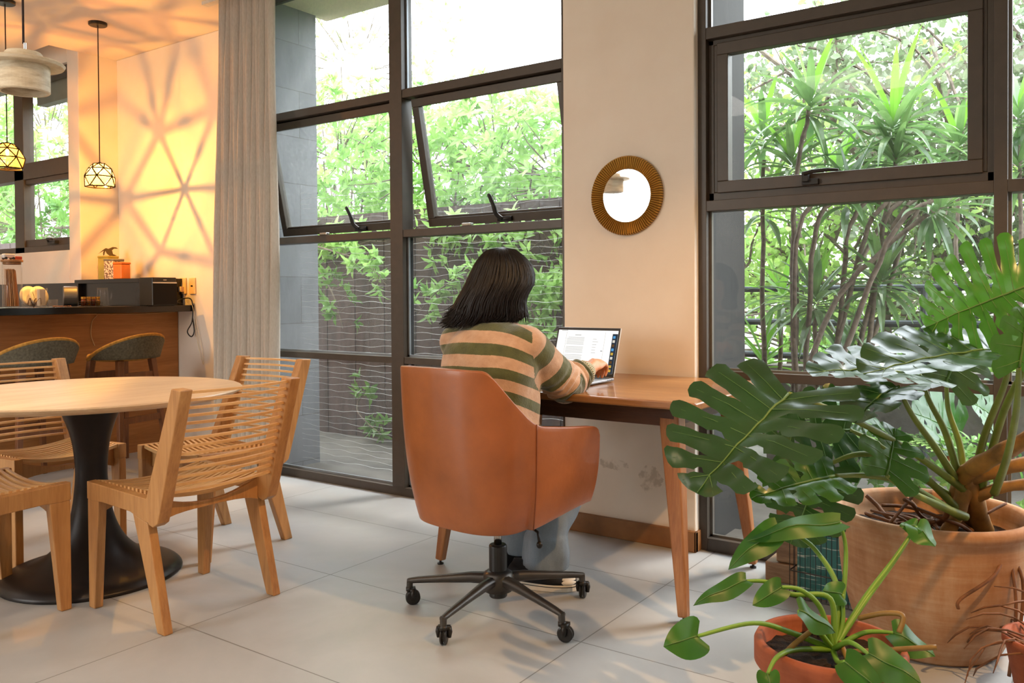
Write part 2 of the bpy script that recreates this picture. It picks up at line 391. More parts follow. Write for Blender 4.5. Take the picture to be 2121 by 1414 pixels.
for q in ((x0, x1, z0, z0+w), (x0, x1, z1-w, z1), (x0, x0+w, z0+w, z1-w), (x1-w, x1, z0+w, z1-w)): b.box(q[0], q[1], -.012, .04, q[2], q[3])
for q in ((-1.409, -.329, 1.513, 1.549), (-1.409, -.329, 2.181, 2.205), (-1.385, -1.364, 1.549, 2.181), (-.369, -.352, 1.549, 2.181)): b.box(q[0], q[1], 0, .05, q[2], q[3])
b.build('sash_frame', M['frame'], s, bevel=.003)
MB().box(x0+w, x1-w, .01, .015, z0+w, z1-w).build('pane', M['glass_clean'], s)
hd = MB(); hx = -.955; hd.box(hx-.05, hx+.015, -.03, -.012, 1.548, 1.572); hd.box(hx-.045, hx-.02, -.045, -.012, 1.56, 1.60)
hd.tube([(hx-.035, -.045, 1.592), (hx-.0, -.055, 1.597), (hx+.06, -.06, 1.598), (hx+.10, -.055, 1.594)], [.009, .009, .008, .006], 8)
hd.build('handle', M['blackmetal'], s, bevel=.002)
# window_3, over the kitchen counter
w3 = window('window_3')
b = MB()
ky = YF+.03
def kf(x0, x1, z0, z1, y0=ky, y1=ky+.09): b.box(x0, x1, y0, y1, z0, z1)
kf(KX0, KX1, KZ0, KZ0+.05); kf(KX0, KX1, KZ1-.06, KZ1); kf(KX0, KX0+.05, KZ0, KZ1); kf(KX1-.006, KX1, KZ0, KZ1)
kf(KX0, KX1, 2.10, 2.235); kf(-7.60, -7.44, KZ0, KZ1)
kf(-7.44, KX1-.006, KZ0+.05, KZ0+.11, ky+.015, ky+.07); kf(-7.44, KX1-.006, 2.06, 2.10, ky+.015, ky+.07)
b.build('window_frame', M['frame'], w3, bevel=.003)
MB().box(-7.44, KX1-.006, ky+.12, ky+.20, 2.74, KZ1).build('blind_box', plain('grey_green_blind_box', '6A746B', .7), w3)
for x0, x1 in ((KX0+.05, -7.60), (-7.44, KX1-.006)):
    pane(w3, x0, x1, KZ0+.05, 2.10, M['glass_clean'], ky+.05); pane(w3, x0, x1, 2.235, KZ1-.06, M['glass_clean'], ky+.05)
hd = MB().box(-7.02, -6.90, ky-.02, ky+.02, KZ0+.06, KZ0+.085); hd.tube([(-7.0, ky-.02, KZ0+.08), (-6.98, ky-.04, KZ0+.10), (-6.9, ky-.04, KZ0+.095)], .009, 6)
hd.build('handle', M['black'], w3)

# ================================================================ furniture
CAMP = Vector((0, 0, CAMH))
def ray(u, v): return CR*((u-CPX)/CAMF) + CU*(-(v-CPY)/CAMF) + CF
def PX(u, v, x): d = ray(u, v); return CAMP+d*(x/d.x)
def PY(u, v, y): d = ray(u, v); return CAMP+d*(y/d.y)
def PZ(u, v, z): d = ray(u, v); return CAMP+d*((z-CAMH)/d.z)

M['desk'] = wood('reddish_brown_wood', '7A4C24', '946234', 'A87844', grain=(1.2, 16, 16), scale=2.4, rough=.28, coat=.25)
M['deskleg'] = wood('reddish_brown_leg_wood', '7E4E28', '996338', 'AD7848', grain=(14, 14, 1.2), scale=2.4, rough=.45)
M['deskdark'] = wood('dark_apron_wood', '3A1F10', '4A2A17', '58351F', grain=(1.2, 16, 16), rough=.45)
M['oak'] = wood('oak_chair_wood', '99683A', 'B3804B', 'C4925A', grain=(12, 12, 1.1), scale=2.2, rough=.42)
M['oakslat'] = wood('oak_slat_wood', 'C6925A', 'DAAA70', 'E8C08A', grain=(14, 1.2, 14), scale=2.2, rough=.42)  # slats kept lighter than the frame oak, highlights put into the colour
M['tabletop'] = wood('pale_table_wood', 'C4A07A', 'D2B28C', 'DFC4A2', grain=(7, 1.0, 7), scale=2.0, rough=.4)
M['barwood'] = wood('bar_front_wood', '8A5A2E', 'A06C3A', 'B27C46', grain=(9, 1.0, 11), scale=1.6, rough=.5)
M['iron'] = plain('dark_cast_iron', '2B2624', .38, .55, var=.2, scale=6)
M['granite'] = plain('black_granite', '0E0C0B', .2, 0, var=.4, scale=120)
M['leather'] = plain('tan_leather', '96552A', .36, 0, var=.10, scale=5, bump=.10, Coat_Weight=.15)
M['greymetal'] = plain('dark_grey_metal', '4A4642', .38, .7, var=.06)
M['seatfab'] = plain('mustard_stool_fabric', 'A87A33', .9, var=.15, scale=60, bump=.3)
M['backfab'] = plain('grey_stool_fabric', '5B5647', .9, var=.2, scale=80, bump=.3)
M['stoolwood'] = wood('dark_stool_wood', '5A351C', '6E4324', '80522F', grain=(12, 12, 1.2), rough=.45)

# ---- desk
D = thing('desk', 'reddish brown wooden desk with splayed tapered legs against the plaster pier', 'desk', (-1.715, 3.01, 0))
ox, oy = -1.715, 3.01
def dl(x, y): return (x-ox, y-oy)
b = MB(); b.box(-2.33-ox, -1.10-ox, 2.607-oy, 3.408-oy, .727, .755)
b.build('desktop', M['desk'], D, bevel=.006)
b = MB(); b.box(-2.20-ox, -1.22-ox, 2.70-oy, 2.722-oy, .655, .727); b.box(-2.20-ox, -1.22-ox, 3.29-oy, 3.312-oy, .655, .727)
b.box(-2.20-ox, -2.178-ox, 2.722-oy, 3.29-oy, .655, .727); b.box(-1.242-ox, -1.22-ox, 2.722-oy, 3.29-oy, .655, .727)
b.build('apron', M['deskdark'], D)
for fx, fy, tx, ty in ((-1.168, 2.66, -1.245, 2.735), (-1.168, 3.348, -1.245, 3.275), (-2.255, 2.675, -2.175, 2.745), (-2.255, 3.34, -2.175, 3.27)):
    g = MB().beam((tx-ox, ty-oy, .727), (fx-ox, fy-oy, .018), .078, .062, .034, .034, side=(1, 0, 0))
    lg = g.build('leg', M['deskleg'], D, bevel=.006)
    MB().lathe([(.013, 0), (.013, .006), (.005, .008), (.005, .02)], 12, (fx-ox, fy-oy, 0)).build('foot', M['black'], lg)

# ---- round dining table on a trumpet base
T = thing('dining_table', 'round pale wooden dining table on a dark trumpet-shaped iron pedestal', 'table', (-3.335, 1.79, 0))
b = MB().lathe([(0, .706), (.40, .706), (.555, .715), (.578, .728), (.582, .736), (.578, .741), (0, .741)], 72)
b.build('tabletop', M['tabletop'], T, smooth=True).modifiers.new('e', 'EDGE_SPLIT').split_angle = math.radians(40)
prof = bez([(.335, .014, 0), (.31, .034, 0), (.235, .055, 0), (.165, .095, 0), (.112, .16, 0), (.078, .25, 0), (.062, .36, 0), (.06, .45, 0), (.072, .55, 0), (.10, .64, 0), (.132, .706, 0)], 5)
b = MB().lathe([(0, 0), (.335, 0), (.338, .006)]+[(p.x, p.y) for p in prof]+[(0, .706)], 56)
b.build('pedestal', M['iron'], T, smooth=True)

# ---- slatted dining chair (faces +x)
def make_chair():
    C = thing('dining_chair', 'tmp', 'chair', group='slatted wooden chairs around the dining table')
    for s in (-1, 1):
        y0, y1 = sorted((s*.205, s*.240))
        MB().prism([(.216, .456), (.216, .392), (.175, .388), (.12, .392), (-.06, .385), (-.15, .362), (-.19, .362), (-.235, .40), (-.21, .440)], 'y', y0, y1).build('seat_rail', M['oak'], C, bevel=.003)
        for poly in (([(.214, .392), (.140, .392), (.176, 0), (.214, 0)]), ([(-.075, .384), (-.165, .362), (-.255, 0), (-.212, 0)])):
            MB().prism(poly, 'y', y0+.001, y1-.001).build('leg', M['oak'], C, bevel=.004)
        yb0, yb1 = sorted((s*.200, s*.245))
        pl = [(-.166, .445), (-.168, .378), (-.180, .358), (-.205, .352), (-.232, .368), (-.25, .42), (-.372, .817), (-.318, .820)]
        MB().prism(pl, 'y', yb0, yb1).build('back_post', M['oak'], C, bevel=.004)
    for k in range(16):                                   # seat slats, sagging between the rails
        x = .198-k*.0245
        def fn(a, c, x=x):
            y = lerp(-.206, .206, a); z = .449-.042*(1-(y/.206)**2)*(.55+.45*math.sin(PI*min(1, k/13)))
            o = [(-.006, -.007), (.006, -.007), (.006, .007), (-.006, .007)][int(round(c*3))]
            return (x+o[0], y, z+o[1])
        b = MB(); n = 11; vs = []
        for i in range(n):
            for q in range(4): vs.append(fn(i/(n-1), q/3))
        b.add(vs, [(i*4+j, i*4+(j+1) % 4, i*4+4+(j+1) % 4, i*4+4+j) for i in range(n-1) for j in range(4)]+[(3, 2, 1, 0), (n*4-4, n*4-3, n*4-2, n*4-1)])
        b.build('seat_slat', M['oakslat'], C)
    for k in range(14):                                   # back slats, bowed backwards
        z = .806-k*.0262; xc = -.345+(.806-z)*.31
        b = MB(); n = 11; vs = []
        for i in range(n):
            y = lerp(-.204, .204, i/(n-1)); x = xc-.032*(1-(y/.204)**2)
            for o in ((-.008, -.0042), (.008, -.0042), (.008, .0042), (-.008, .0042)): vs.append((x+o[0], y, z+o[1]))
        b.add(vs, [(i*4+j, i*4+(j+1) % 4, i*4+4+(j+1) % 4, i*4+4+j) for i in range(n-1) for j in range(4)]+[(3, 2, 1, 0), (n*4-4, n*4-3, n*4-2, n*4-1)])
        b.build('back_slat', M['oakslat'], C)
    for x in (.16, -.165):                                # arched cross boards
        n = 13; top = [(lerp(-.206, .206, i/(n-1)), .438-.045*(1-(lerp(-1, 1, i/(n-1)))**2)) for i in range(n)]
        bot = [(lerp(.206, -.206, i/(n-1)), .352+.022*(1-abs(lerp(-1, 1, i/(n-1)))**4)) for i in range(n)]
        MB().prism(top+bot, 'x', x-.01, x+.01).build('cross_board', M['oak'], C, bevel=.002)
    return C
chairA = make_chair(); chairA.location = (-2.78, 1.83, 0); chairA.rotation_euler.z = PI
chairA['label'] = 'slatted wooden chair seen from behind, tucked under the dining table on its near side'
for (x, y, a, lb) in ((-3.30, 2.325, -PI/2, 'slatted wooden chair by the curtain and window, its back above the dining table'),
                      (-3.268, 1.335, PI/2, 'slatted wooden chair cut by the picture edge, only its seat and front legs showing'),
                      (-3.835, 1.865, 0, 'slatted wooden chair beyond the dining table, facing it, in front of the bar stools')):
    c = copy_tree(chairA, None, lb); c.location = (x, y, 0); c.rotation_euler.z = a

# ---- bar
B = thing('breakfast_bar', 'breakfast bar with wood grain front and black granite counter along the kitchen', 'bar', (-5.85, 2.6, 0))
def bx(x0, x1, y0, y1, z0, z1): return (x0+5.85, x1+5.85, y0-2.6, y1-2.6, z0, z1)
MB().box(*bx(-6.1, -5.685, 1.35, 3.725, 0, 1.004)).build('front_panel', M['barwood'], B)
MB().box(*bx(-6.15, -5.483, 1.3, 3.728, 1.004, 1.05)).build('countertop', M['granite'], B, bevel=.003)
t = MB().box(-9.2, -6.524, 3.395, YF-.001, .95, 1.224).build('backsplash', M['granite']); tag(t, 'low black granite backsplash under the kitchen window', 'backsplash')
t = MB().box(-9.15, -6.52, 2.85, 3.394, .02, .93).build('kitchen_counter', M['granite']); tag(t, 'dark kitchen counter behind the bar, under the kitchen window', 'counter')
t = MB().box(-6.478, -5.625, 3.424, YS-.001, 1.051, 1.218).box(-6.52, -6.478, 3.39, 3.419, 1.051, 1.218).box(-6.478, -6.47, 3.39, 3.43, 1.051, 1.218).box(-6.52, -5.617, 3.388, 3.4195, 1.218, 1.246).box(-6.478, -5.617, 3.4195, YS-.001, 1.218, 1.246).build('granite_ledge', M['granite']); tag(t, 'black granite ledge in the nook holding three tins', 'ledge')
def make_stool():
    S = thing('bar_stool', 'tmp', 'stool', group='bar stools at the breakfast bar')
    def seat(a, c):      # faces -x ; scoop
        th = 2*PI*a; r = .19*c; x = r*math.cos(th)*1.05; y = r*math.sin(th)*1.1
        return (x, y, .735-.022*(1-c*c)+.002)
    b = MB(); b.lathe([(0, .70), (.15, .70), (.192, .712), (.205, .73), (.195, .744), (.14, .74), (0, .728)], 36, sx=1.0, sy=1.05)
    b.build('seat', M['seatfab'], S, smooth=True)
    # low wrap-around back
    def back(inner):
        def fn(a, c):
            ph = lerp(-1.6, 1.6, a); h = .004+.150*max(0, math.cos(ph/1.6*PI/2))**.85
            r = .205+.03*c+(0 if inner else .022); z = .715+c*h
            return (r*math.cos(ph), r*1.05*math.sin(ph), z)
        return fn
    nu, nv = 29, 8; fi, fo = back(True), back(False); b = MB()
    vi = [fi(i/(nu-1), j/(nv-1)) for j in range(nv) for i in range(nu)]; vo = [fo(i/(nu-1), j/(nv-1)) for j in range(nv) for i in range(nu)]
    n = nu*nv; fs = []
    for j in range(nv-1):
        for i in range(nu-1):
            q = (j*nu+i, j*nu+i+1, (j+1)*nu+i+1, (j+1)*nu+i); fs += [q[::-1], tuple(x+n for x in q)]
    for i in range(nu-1):
        fs += [((nv-1)*nu+i, (nv-1)*nu+i+1, (nv-1)*nu+i+1+n, (nv-1)*nu+i+n), (i+1, i, i+n, i+1+n)]
    b.add(vi+vo, fs); bk = b.build('backrest', M['backfab'], S, smooth=True)
    pts = [Vector(fo(i/28, 1))*.5+Vector(fi(i/28, 1))*.5 for i in range(29)]
    MB().tube(pts, .0125, 8).build('piping', M['seatfab'], bk, smooth=True)
    for sx in (-1, 1):
        for sy in (-1, 1):
            MB().beam((sx*.125, sy*.13, .705), (sx*.195, sy*.20, 0), .045, .035, .026, .026, side=(0, 1, 0)).build('leg', M['stoolwood'], S, bevel=.003)
    for sx in (-1, 1): MB().beam((sx*.165, -.165, .32), (sx*.165, .165, .32), .018, .04, side=(1, 0, 0)).build('stretcher', M['stoolwood'], S)
    for sy in (-1, 1): MB().beam((-.14, sy*.145, .56), (.14, sy*.145, .56), .018, .045, side=(0, 1, 0)).build('stretcher', M['stoolwood'], S)
    for sx in (-1, 1): MB().beam((sx*.137, -.14, .60), (sx*.137, .14, .60), .018, .045, side=(1, 0, 0)).build('stretcher', M['stoolwood'], S)
    return S
s1 = make_stool(); s1.location = (-5.30, 3.06, 0); s1.rotation_euler.z = math.radians(12); s1['label'] = 'low-backed bar stool nearer the curtain, grey back and mustard seat'
s2 = copy_tree(s1, None, 'low-backed bar stool farther along the bar from the curtain, partly behind a chair'); s2.location = (-5.28, 2.47, 0); s2.rotation_euler.z = math.radians(6)

# ---- office chair
OC = thing('office_chair', 'tan leather office chair on a dark five-star wheeled base', 'office chair', (-1.746, 2.384, 0), -math.radians(6.6))
def shell_path(a):        # a 0..1 from left arm front, round the back, to right arm front
    pts = [(-.275, .235), (-.283, .05), (-.272, -.11), (-.235, -.225), (-.15, -.285), (0, -.30), (.15, -.285), (.235, -.225), (.272, -.11), (.283, .05), (.275, .235)]
    f = a*(len(pts)-1); i = min(int(f), len(pts)-2); t = f-i
    p0 = Vector(pts[max(i-1, 0)]); p1 = Vector(pts[i]); p2 = Vector(pts[i+1]); p3 = Vector(pts[min(i+2, len(pts)-1)])
    return .5*((2*p1)+(p2-p0)*t+(2*p0-5*p1+4*p2-p3)*t*t+(3*p1-p0-3*p2+p3)*t**3)
def shell_top(a):
    d = abs(a-.5)*2          # 0 back centre, 1 arm front ; crease near .6
    if d < .32: z = .882-.006*(d/.32)
    elif d < .60: z = lerp(.876, .694, (d-.32)/.28)
    else: z = lerp(.694, .652, (d-.60)/.40)
    return z
def shell_top_s(a): return sum(shell_top(max(0, min(1, a+k*.012))) for k in (-2, -1, 0, 1, 2))/5
def shell_bot(a):
    d = abs(a-.5)*2; return .345+.045*smoothstep(.45, 1, d)
def shell_pt(a, c, off):
    p = shell_path(a); q = shell_path(min(1, a+.004))-shell_path(max(0, a-.004)); n = Vector((q.y, -q.x)).normalized()
    n = n if n.dot(p) > 0 else -n
    zt, zb = shell_top_s(a), shell_bot(a)
    e = smoothstep(0, .05, a)*smoothstep(1, .95, a)
    zt -= .035*(1-math.sqrt(max(0, 1-(1-min(1, min(a, 1-a)/.03))**2))) if min(a, 1-a) < .03 else 0
    z = lerp(zb, zt, c)
    d = abs(a-.5)*2
    tuck = (1-c)**3*.14+(1-c)*.03                       # lower edge tucks under the seat
    lean = .0 if d > .6 else (.6-d)*.03*c
    s = 1-tuck*(1.0 if d < .6 else .55)
    return Vector((p.x*s, p.y*s-lean, z))-Vector((n.x, n.y, 0))*off
nu, nv = 121, 20; b = MB(); th = .034
vo = [shell_pt(i/(nu-1), j/(nv-1), 0) for j in range(nv) for i in range(nu)]; vi = [shell_pt(i/(nu-1), j/(nv-1), th) for j in range(nv) for i in range(nu)]
n = nu*nv; fs = []
for j in range(nv-1):
    for i in range(nu-1):
        q = (j*nu+i, j*nu+i+1, (j+1)*nu+i+1, (j+1)*nu+i); fs += [q, tuple(x+n for x in q[::-1])]
for i in range(nu-1): fs += [((nv-1)*nu+i, (nv-1)*nu+i+1, (nv-1)*nu+i+1+n, (nv-1)*nu+i+n), (i+1, i, i+n, i+1+n)]
for j in range(nv-1): fs += [(j*nu, (j+1)*nu, (j+1)*nu+n, j*nu+n), ((j+1)*nu-1, (j+2)*nu-1, (j+2)*nu-1+n, (j+1)*nu-1+n)]
b.add(vo+vi, fs); sh = b.build('shell', M['leather'], OC, smooth=True)
bv = sh.modifiers.new('edge', 'BEVEL'); bv.width = .012; bv.segments = 3; bv.limit_method = 'ANGLE'; bv.angle_limit = math.radians(50)
for sgn in (-1, 1):
    aa = .5+sgn*.302
    MB().tube([shell_pt(aa, c/14, -.001) for c in range(15)], .0022, 6).build('seam', plain('seam_leather', '7A3D16', .5), sh, smooth=True)
b = MB(); n = 41   # underside bowl
def under(a, c):
    ph = 2*PI*a; e = .9
    rx, ry = .238, .245
    x = math.copysign(abs(math.cos(ph))**e, math.cos(ph))*rx*c; y = math.copysign(abs(math.sin(ph))**e, math.sin(ph))*ry*c-.005
    return (x, y, .335+.03*c**4)
b.grid(under, 40, 9, True); b.build('underside', M['leather'], OC, smooth=True)
b = MB(); b.lathe([(0, .375), (.19, .375), (.212, .39), (.218, .43), (.208, .462), (.18, .475), (0, .478)], 48, sx=1.0, sy=.95); b.build('seat_cushion', M['leather'], OC, smooth=True)
MB().lathe([(0, .055), (.03, .055), (.032, .06), (.032, .235), (.028, .24), (0, .24)], 20).build('gas_lift_cover', M['black'], OC, smooth=False, bevel=.002)
MB().lathe([(0, .23), (.014, .23), (.014, .34), (0, .34)], 16).build('gas_lift', M['chrome'], OC, smooth=True)
b = MB().box(-.06, .06, -.07, .10, .315, .345).box(.045, .10, .06, .12, .30, .345); b.build('tilt_mechanism', M['black'], OC, bevel=.006)
b = MB().tube([(.08, .05, .32), (.15, .04, .30), (.165, .03, .27)], .005, 8).ell((.166, .03, .262), (.011, .011, .013)); b.build('lever', M['blackmetal'], OC, smooth=True)
star = MB(); star.lathe([(0, .075), (.05, .078), (.055, .11), (.05, .14), (.035, .15), (0, .15)], 24); star.build('hub', M['greymetal'], OC, smooth=True)
for k, wa in enumerate((-158, -86, -15.5, 57, 128)):
    a = math.radians(wa+6.6); d = Vector((math.cos(a), math.sin(a), 0)); sd = Vector((-d.y, d.x, 0))
    bs = MB(); cs = [(.03, .118, .042, .036), (.10, .116, .034, .032), (.20, .104, .027, .024), (.30, .092, .023, .019), (.335, .086, .021, .016)]
    vs = []
    for r, z, w, h in cs:
        for q in range(8):
            t_ = 2*PI*(q+.5)/8; vs.append(d*r+sd*math.cos(t_)*w*.5*1.1+Vector((0, 0, z+math.sin(t_)*h*.6)))
    k2 = len(cs)
    bs.add(vs, [(i*8+j, i*8+(j+1) % 8, i*8+8+(j+1) % 8, i*8+8+j) for i in range(k2-1) for j in range(8)]+[tuple(range(7, -1, -1)), tuple((k2-1)*8+j for j in range(8))])
    bs.tube([d*.328+Vector((0, 0, .092)), d*.330+Vector((0, 0, .06))], .0115, 12)
    sp = bs.build('base_arm', M['greymetal'], OC, smooth=True); sp.modifiers.new('e', 'EDGE_SPLIT').split_angle = math.radians(50)
    cw = random.uniform(0, 2*PI) if k > 2 else (0.9, 2.2, .35)[k]
    wd = Vector((math.cos(cw), math.sin(cw), 0)); ax = Vector((-wd.y, wd.x, 0)); c0 = d*.330+wd*.012
    cb = MB(); cb.tube([d*.330+Vector((0, 0, .064)), d*.330+Vector((0, 0, .050))], .013, 14)
    for s_ in (-1, 1):
        cb.tube([c0+ax*s_*.0165+Vector((0, 0, .056)), c0+ax*s_*.0185+Vector((0, 0, .040)), c0+ax*s_*.0175+Vector((0, 0, .022))], [.008, .009, .006], 8)
    cb.beam(c0-ax*.02+Vector((0, 0, .054)), c0+ax*.02+Vector((0, 0, .054)), .02, .01, side=wd)
    ca = cb.build('caster', M['blackmetal'], OC, smooth=True)
    wh = MB(); wv = Matrix((ax, wd, Vector((0, 0, 1)))).transposed()
    for s_ in (-1, 1):
        o0 = len(wh.v); wh.lathe([(0, -.0045), (.022, -.0045), (.0265, -.002), (.0265, .002), (.022, .0045), (0, .0045)], 24)
        for i in range(o0, len(wh.v)):
            q = wh.v[i]; qq = wd*q[0]+Vector((0, 0, 1))*q[1]+ax*(q[2]+s_*.007); wh.v[i] = tuple(c0+qq+Vector((0, 0, .0268)))
    wh.build('wheel', M['black'], ca, smooth=False)

# ---- laptop
LA = thing('laptop', 'open silver laptop with a lit document on its screen', 'laptop', (-1.805, 2.965, .755))
M['alu'] = plain('silver_aluminium', 'A9A9AB', .35, .9, var=.02)
b = MB().box(-.155, .155, -.105, .105, .004, .016); base = b.build('laptop_base', M['alu'], LA, bevel=.004, segs=3)
b = MB()
for r in range(5):
    for c in range(13): b.box(-.135+c*.0208, -.135+c*.0208+.018, .02+r*.0145-.005, .02+r*.0145+.0075, .016, .0168)
b.build('keyboard', M['black'], base)
MB().box(-.05, .05, -.09, -.02, .016, .0163).build('trackpad', plain('trackpad_glass', '8F8F91', .3), base)
b = MB()
for k in range(3): b.box(.1551, .1556, .045+k*.016, .055+k*.016, .009, .012)
b.build('port', M['black'], base)
LS = bpy.data.objects.new('laptop_lid', None); COL.objects.link(LS); LS.parent = LA; LS.location = (-.002, .103, .017); LS.rotation_euler = (-math.radians(19), 0, 0)
MB().box(-.155, .155, 0, .006, 0, .212).build('lid_shell', M['alu'], LS, bevel=.004, segs=3)
MB().box(-.153, .153, -.001, 0, .002, .210).build('bezel', M['black'], LS)
def emit(name, col, st):
    a = Mat(name); e = a.n('ShaderNodeEmission'); e.inputs[0].default_value = lin(col); e.inputs[1].default_value = st; a.l(e.outputs[0], a.out.inputs[0]); return a.m
MB().box(-.1455, .1455, -.0016, -.001, .014, .199).build('screen', emit('lit_screen', 'FFFDF8', 1.1), LS)
gl = emit('grey_screen_text', '9A9A9A', .8); b = MB()
b.box(-.06, -.03, -.002, -.0016, .176, .178)
for k in range(22):
    if k in (6, 12, 17): continue
    z = .166-k*.006; b.box(-.098+(.006 if k % 6 == 0 else 0), -.012-random.uniform(0, .02)*(k % 5 == 4), -.002, -.0016, z, z+.0012)
for k in range(6): b.box(.03+k*.0, .052+random.uniform(-.005, .006), -.002, -.0016, .16-k*.012, .1612-k*.012)
b.box(.074, .083, -.002, -.0016, .108, .111); b.box(-.13, -.10, -.002, -.0016, .196, .198)
b.box(-.104, -.1034, -.002, -.0016, .02, .192); b.box(.086, .0866, -.002, -.0016, .02, .192)
b.build('screen_text', gl, LS)
b = MB(); b.box(.121, .1455, -.002, -.0016, .014, .185); b.build('desktop_picture', emit('screen_desktop_edge', '3A4350', .7), LS)
for cs, ks in (('5FA8E0', (0, 3)), ('D8B24A', (4, 7, 8)), ('E9E4D8', (1, 5)), ('6B4E2E', (2, 6))):
    b = MB()
    for k in ks: b.box(.125, .136, -.0024, -.002, .165-k*.018, .176-k*.018)
    b.build('dock_icon', emit('dock_icon_'+cs, cs, .9), LS)
MB().box(-.1455, .122, -.0024, -.002, .014, .020).build('screen_bar', emit('dark_screen_bar', '30343A', .5), LS)

# ---- mirror
MI = thing('round_mirror', 'round wall mirror in a ribbed gold sunburst frame on the pier', 'mirror', (-1.768, YF, 1.557))
N = 96; prof = [(.178, 0), (.178, .012), (.172, .020), (.122, .013), (.118, .006), (.118, 0)]
b = MB(); vs = []; k = len(prof)
for j in range(N*4):
    a = 2*PI*j/(N*4); h = (0, .7, 1, .7)[j % 4]
    for r, y in prof: vs.append((r*math.cos(a), -(y+(.0045*h if y > .01 else 0)), r*math.sin(a)))
n4 = N*4
b.add(vs, [(j*k+i, j*k+(i+1) % k, ((j+1) % n4)*k+(i+1) % k, ((j+1) % n4)*k+i) for j in range(n4) for i in range(k)])
def gold():
    a = Mat('ribbed_gold'); sp = a.n('ShaderNodeSeparateXYZ'); tc = a.n('ShaderNodeTexCoord'); a.l(tc.outputs['Object'], sp.inputs[0])
    ang = a.math('ARCTAN2', sp.outputs[2], sp.outputs[0]); w = a.math('SINE', a.math('MULTIPLY', ang, 96))
    c = a.ramp(a.math('MULTIPLY_ADD', w, .5, .5), [(.1, '6E4E1C'), (.55, 'B88A3C'), (.95, 'CFA351')])
    a.set(c, .38, .75); return a.m
b.build('mirror_frame', gold(), MI)
mm = plain('mirror_silver', 'F2F0EE', .02, 1, var=0)
MB().lathe([(0, 0), (.1185, 0), (.1185, .008), (0, .008)], 64).build('mirror_glass', mm, MI).rotation_euler = (PI/2, 0, 0)

# ---- curtain
def curtain_mat():
    a = Mat('curtain_cloth'); co = a.coords((40, 40, 6)); n = a.noise(co, 6, 3)
    c = a.ramp(n, [(.3, 'CDC4B8'), (.7, 'DED7CD')]); a.set(c, .95)
    tr = a.n('ShaderNodeBsdfTranslucent'); a.l(c, tr.inputs[0]); mx = a.n('ShaderNodeMixShader'); mx.inputs[0].default_value = .42
    a.l(a.b.outputs[0], mx.inputs[1]); a.l(tr.outputs[0], mx.inputs[2]); a.l(mx.outputs[0], a.out.inputs[0]); return a.m
def cfold(a, c):
    x = lerp(-4.70, -4.085, a); z = lerp(.02, ZC-.01, c); am = .034*(1-.35*c)
    ph = a*2*PI*13+.6*math.sin(a*9)+.15*math.sin(c*5+a*20)
    x2 = lerp(x, lerp(-4.60, -4.07, a), c)
    return (x2+.012*math.cos(ph*2), 3.335+am*math.sin(ph)+.01*math.sin(c*7+a*30), z)
b = MB(); b.grid(cfold, 240, 24); t = b.build('curtain', curtain_mat(), None, smooth=True)
sm = t.modifiers.new('thick', 'SOLIDIFY'); sm.thickness = .003; tag(t, 'floor-length beige pleated curtain drawn to the side of the window', 'curtain')
t = MB().box(-4.75, -2.1, 3.31, 3.36, ZC-.022, ZC-.001).build('curtain_track', plain('white_track', 'CFC8BE', .5)); tag(t, 'pale curtain track on the ceiling above the window', 'curtain track')

# ---- pendant lamps
def glow_lamp(name, label, x, y, zb, tint, power, rot, body='1C1208'):
    L = thing(name, label, 'lamp', (x, y, ZC), 0, 'faceted pendant lamps over the bar')
    MB().lathe([(0, -.022), (.055, -.022), (.06, -.018), (.06, 0), (0, 0)], 24).build('canopy', M['blackmetal'], L)
    z0 = zb-ZC
    MB().tube([(0, 0, -.02), (0, 0, z0+.172)], .0038, 8).build('cord', M['cord'], L)
    MB().lathe([(0, .13), (.014, .13), (.014, .172), (.006, .178), (0, .178)], 14, (0, 0, z0)).build('socket', M['blackmetal'], L)
    n = 6
    rings = [[(r*math.cos(2*PI*(j+o)/n+rot), r*math.sin(2*PI*(j+o)/n+rot), z0+z) for j in range(n)] for r, z, o in ((.040, .165, 0), (.074, .132, .5), (.100, .076, 0), (.095, .008, .5))]
    edges = []; tris = []
    for i, R_ in enumerate(rings):
        for j in range(n):
            edges.append((R_[j], R_[(j+1) % n]))
            if i < 3:
                S_ = rings[i+1]
                if i % 2 == 0: a1, a2 = S_[j], S_[(j-1) % n]
                else: a1, a2 = S_[(j+1) % n], S_[j]
                edges += [(R_[j], a1), (R_[j], a2)]
                tris.append((R_[j], a1, a2)); tris.append((R_[j], R_[(j+1) % n], a1))
    b = MB()
    for p, q in edges: b.tube([p, q], .0042, 6)
    for j in range(n): b.tube([rings[0][j], (0, 0, z0+.168)], .0018, 5)
    b.build('shade_frame', plain(name+'_brass', body, .45, .8), L)
    b = MB()
    for tr in tris: b.add(tr, [(0, 1, 2)])
    b.build('shade_panels', tint, L)
    MB().lathe([(0, .098), (.006, .100), (.011, .108), (.011, .118), (.007, .13), (0, .13)], 14, (0, 0, z0)).build('bulb', emit(name+'_filament', 'FFC064', 30), L, smooth=True)
    light(name+'_light', 'POINT', (x, y, zb+.083), power, (1, .47, .075), shadow_soft_size=.004).data.use_shadow = True
    bpy.data.objects[name+'_light'].name = 'lamp_light'
    return L
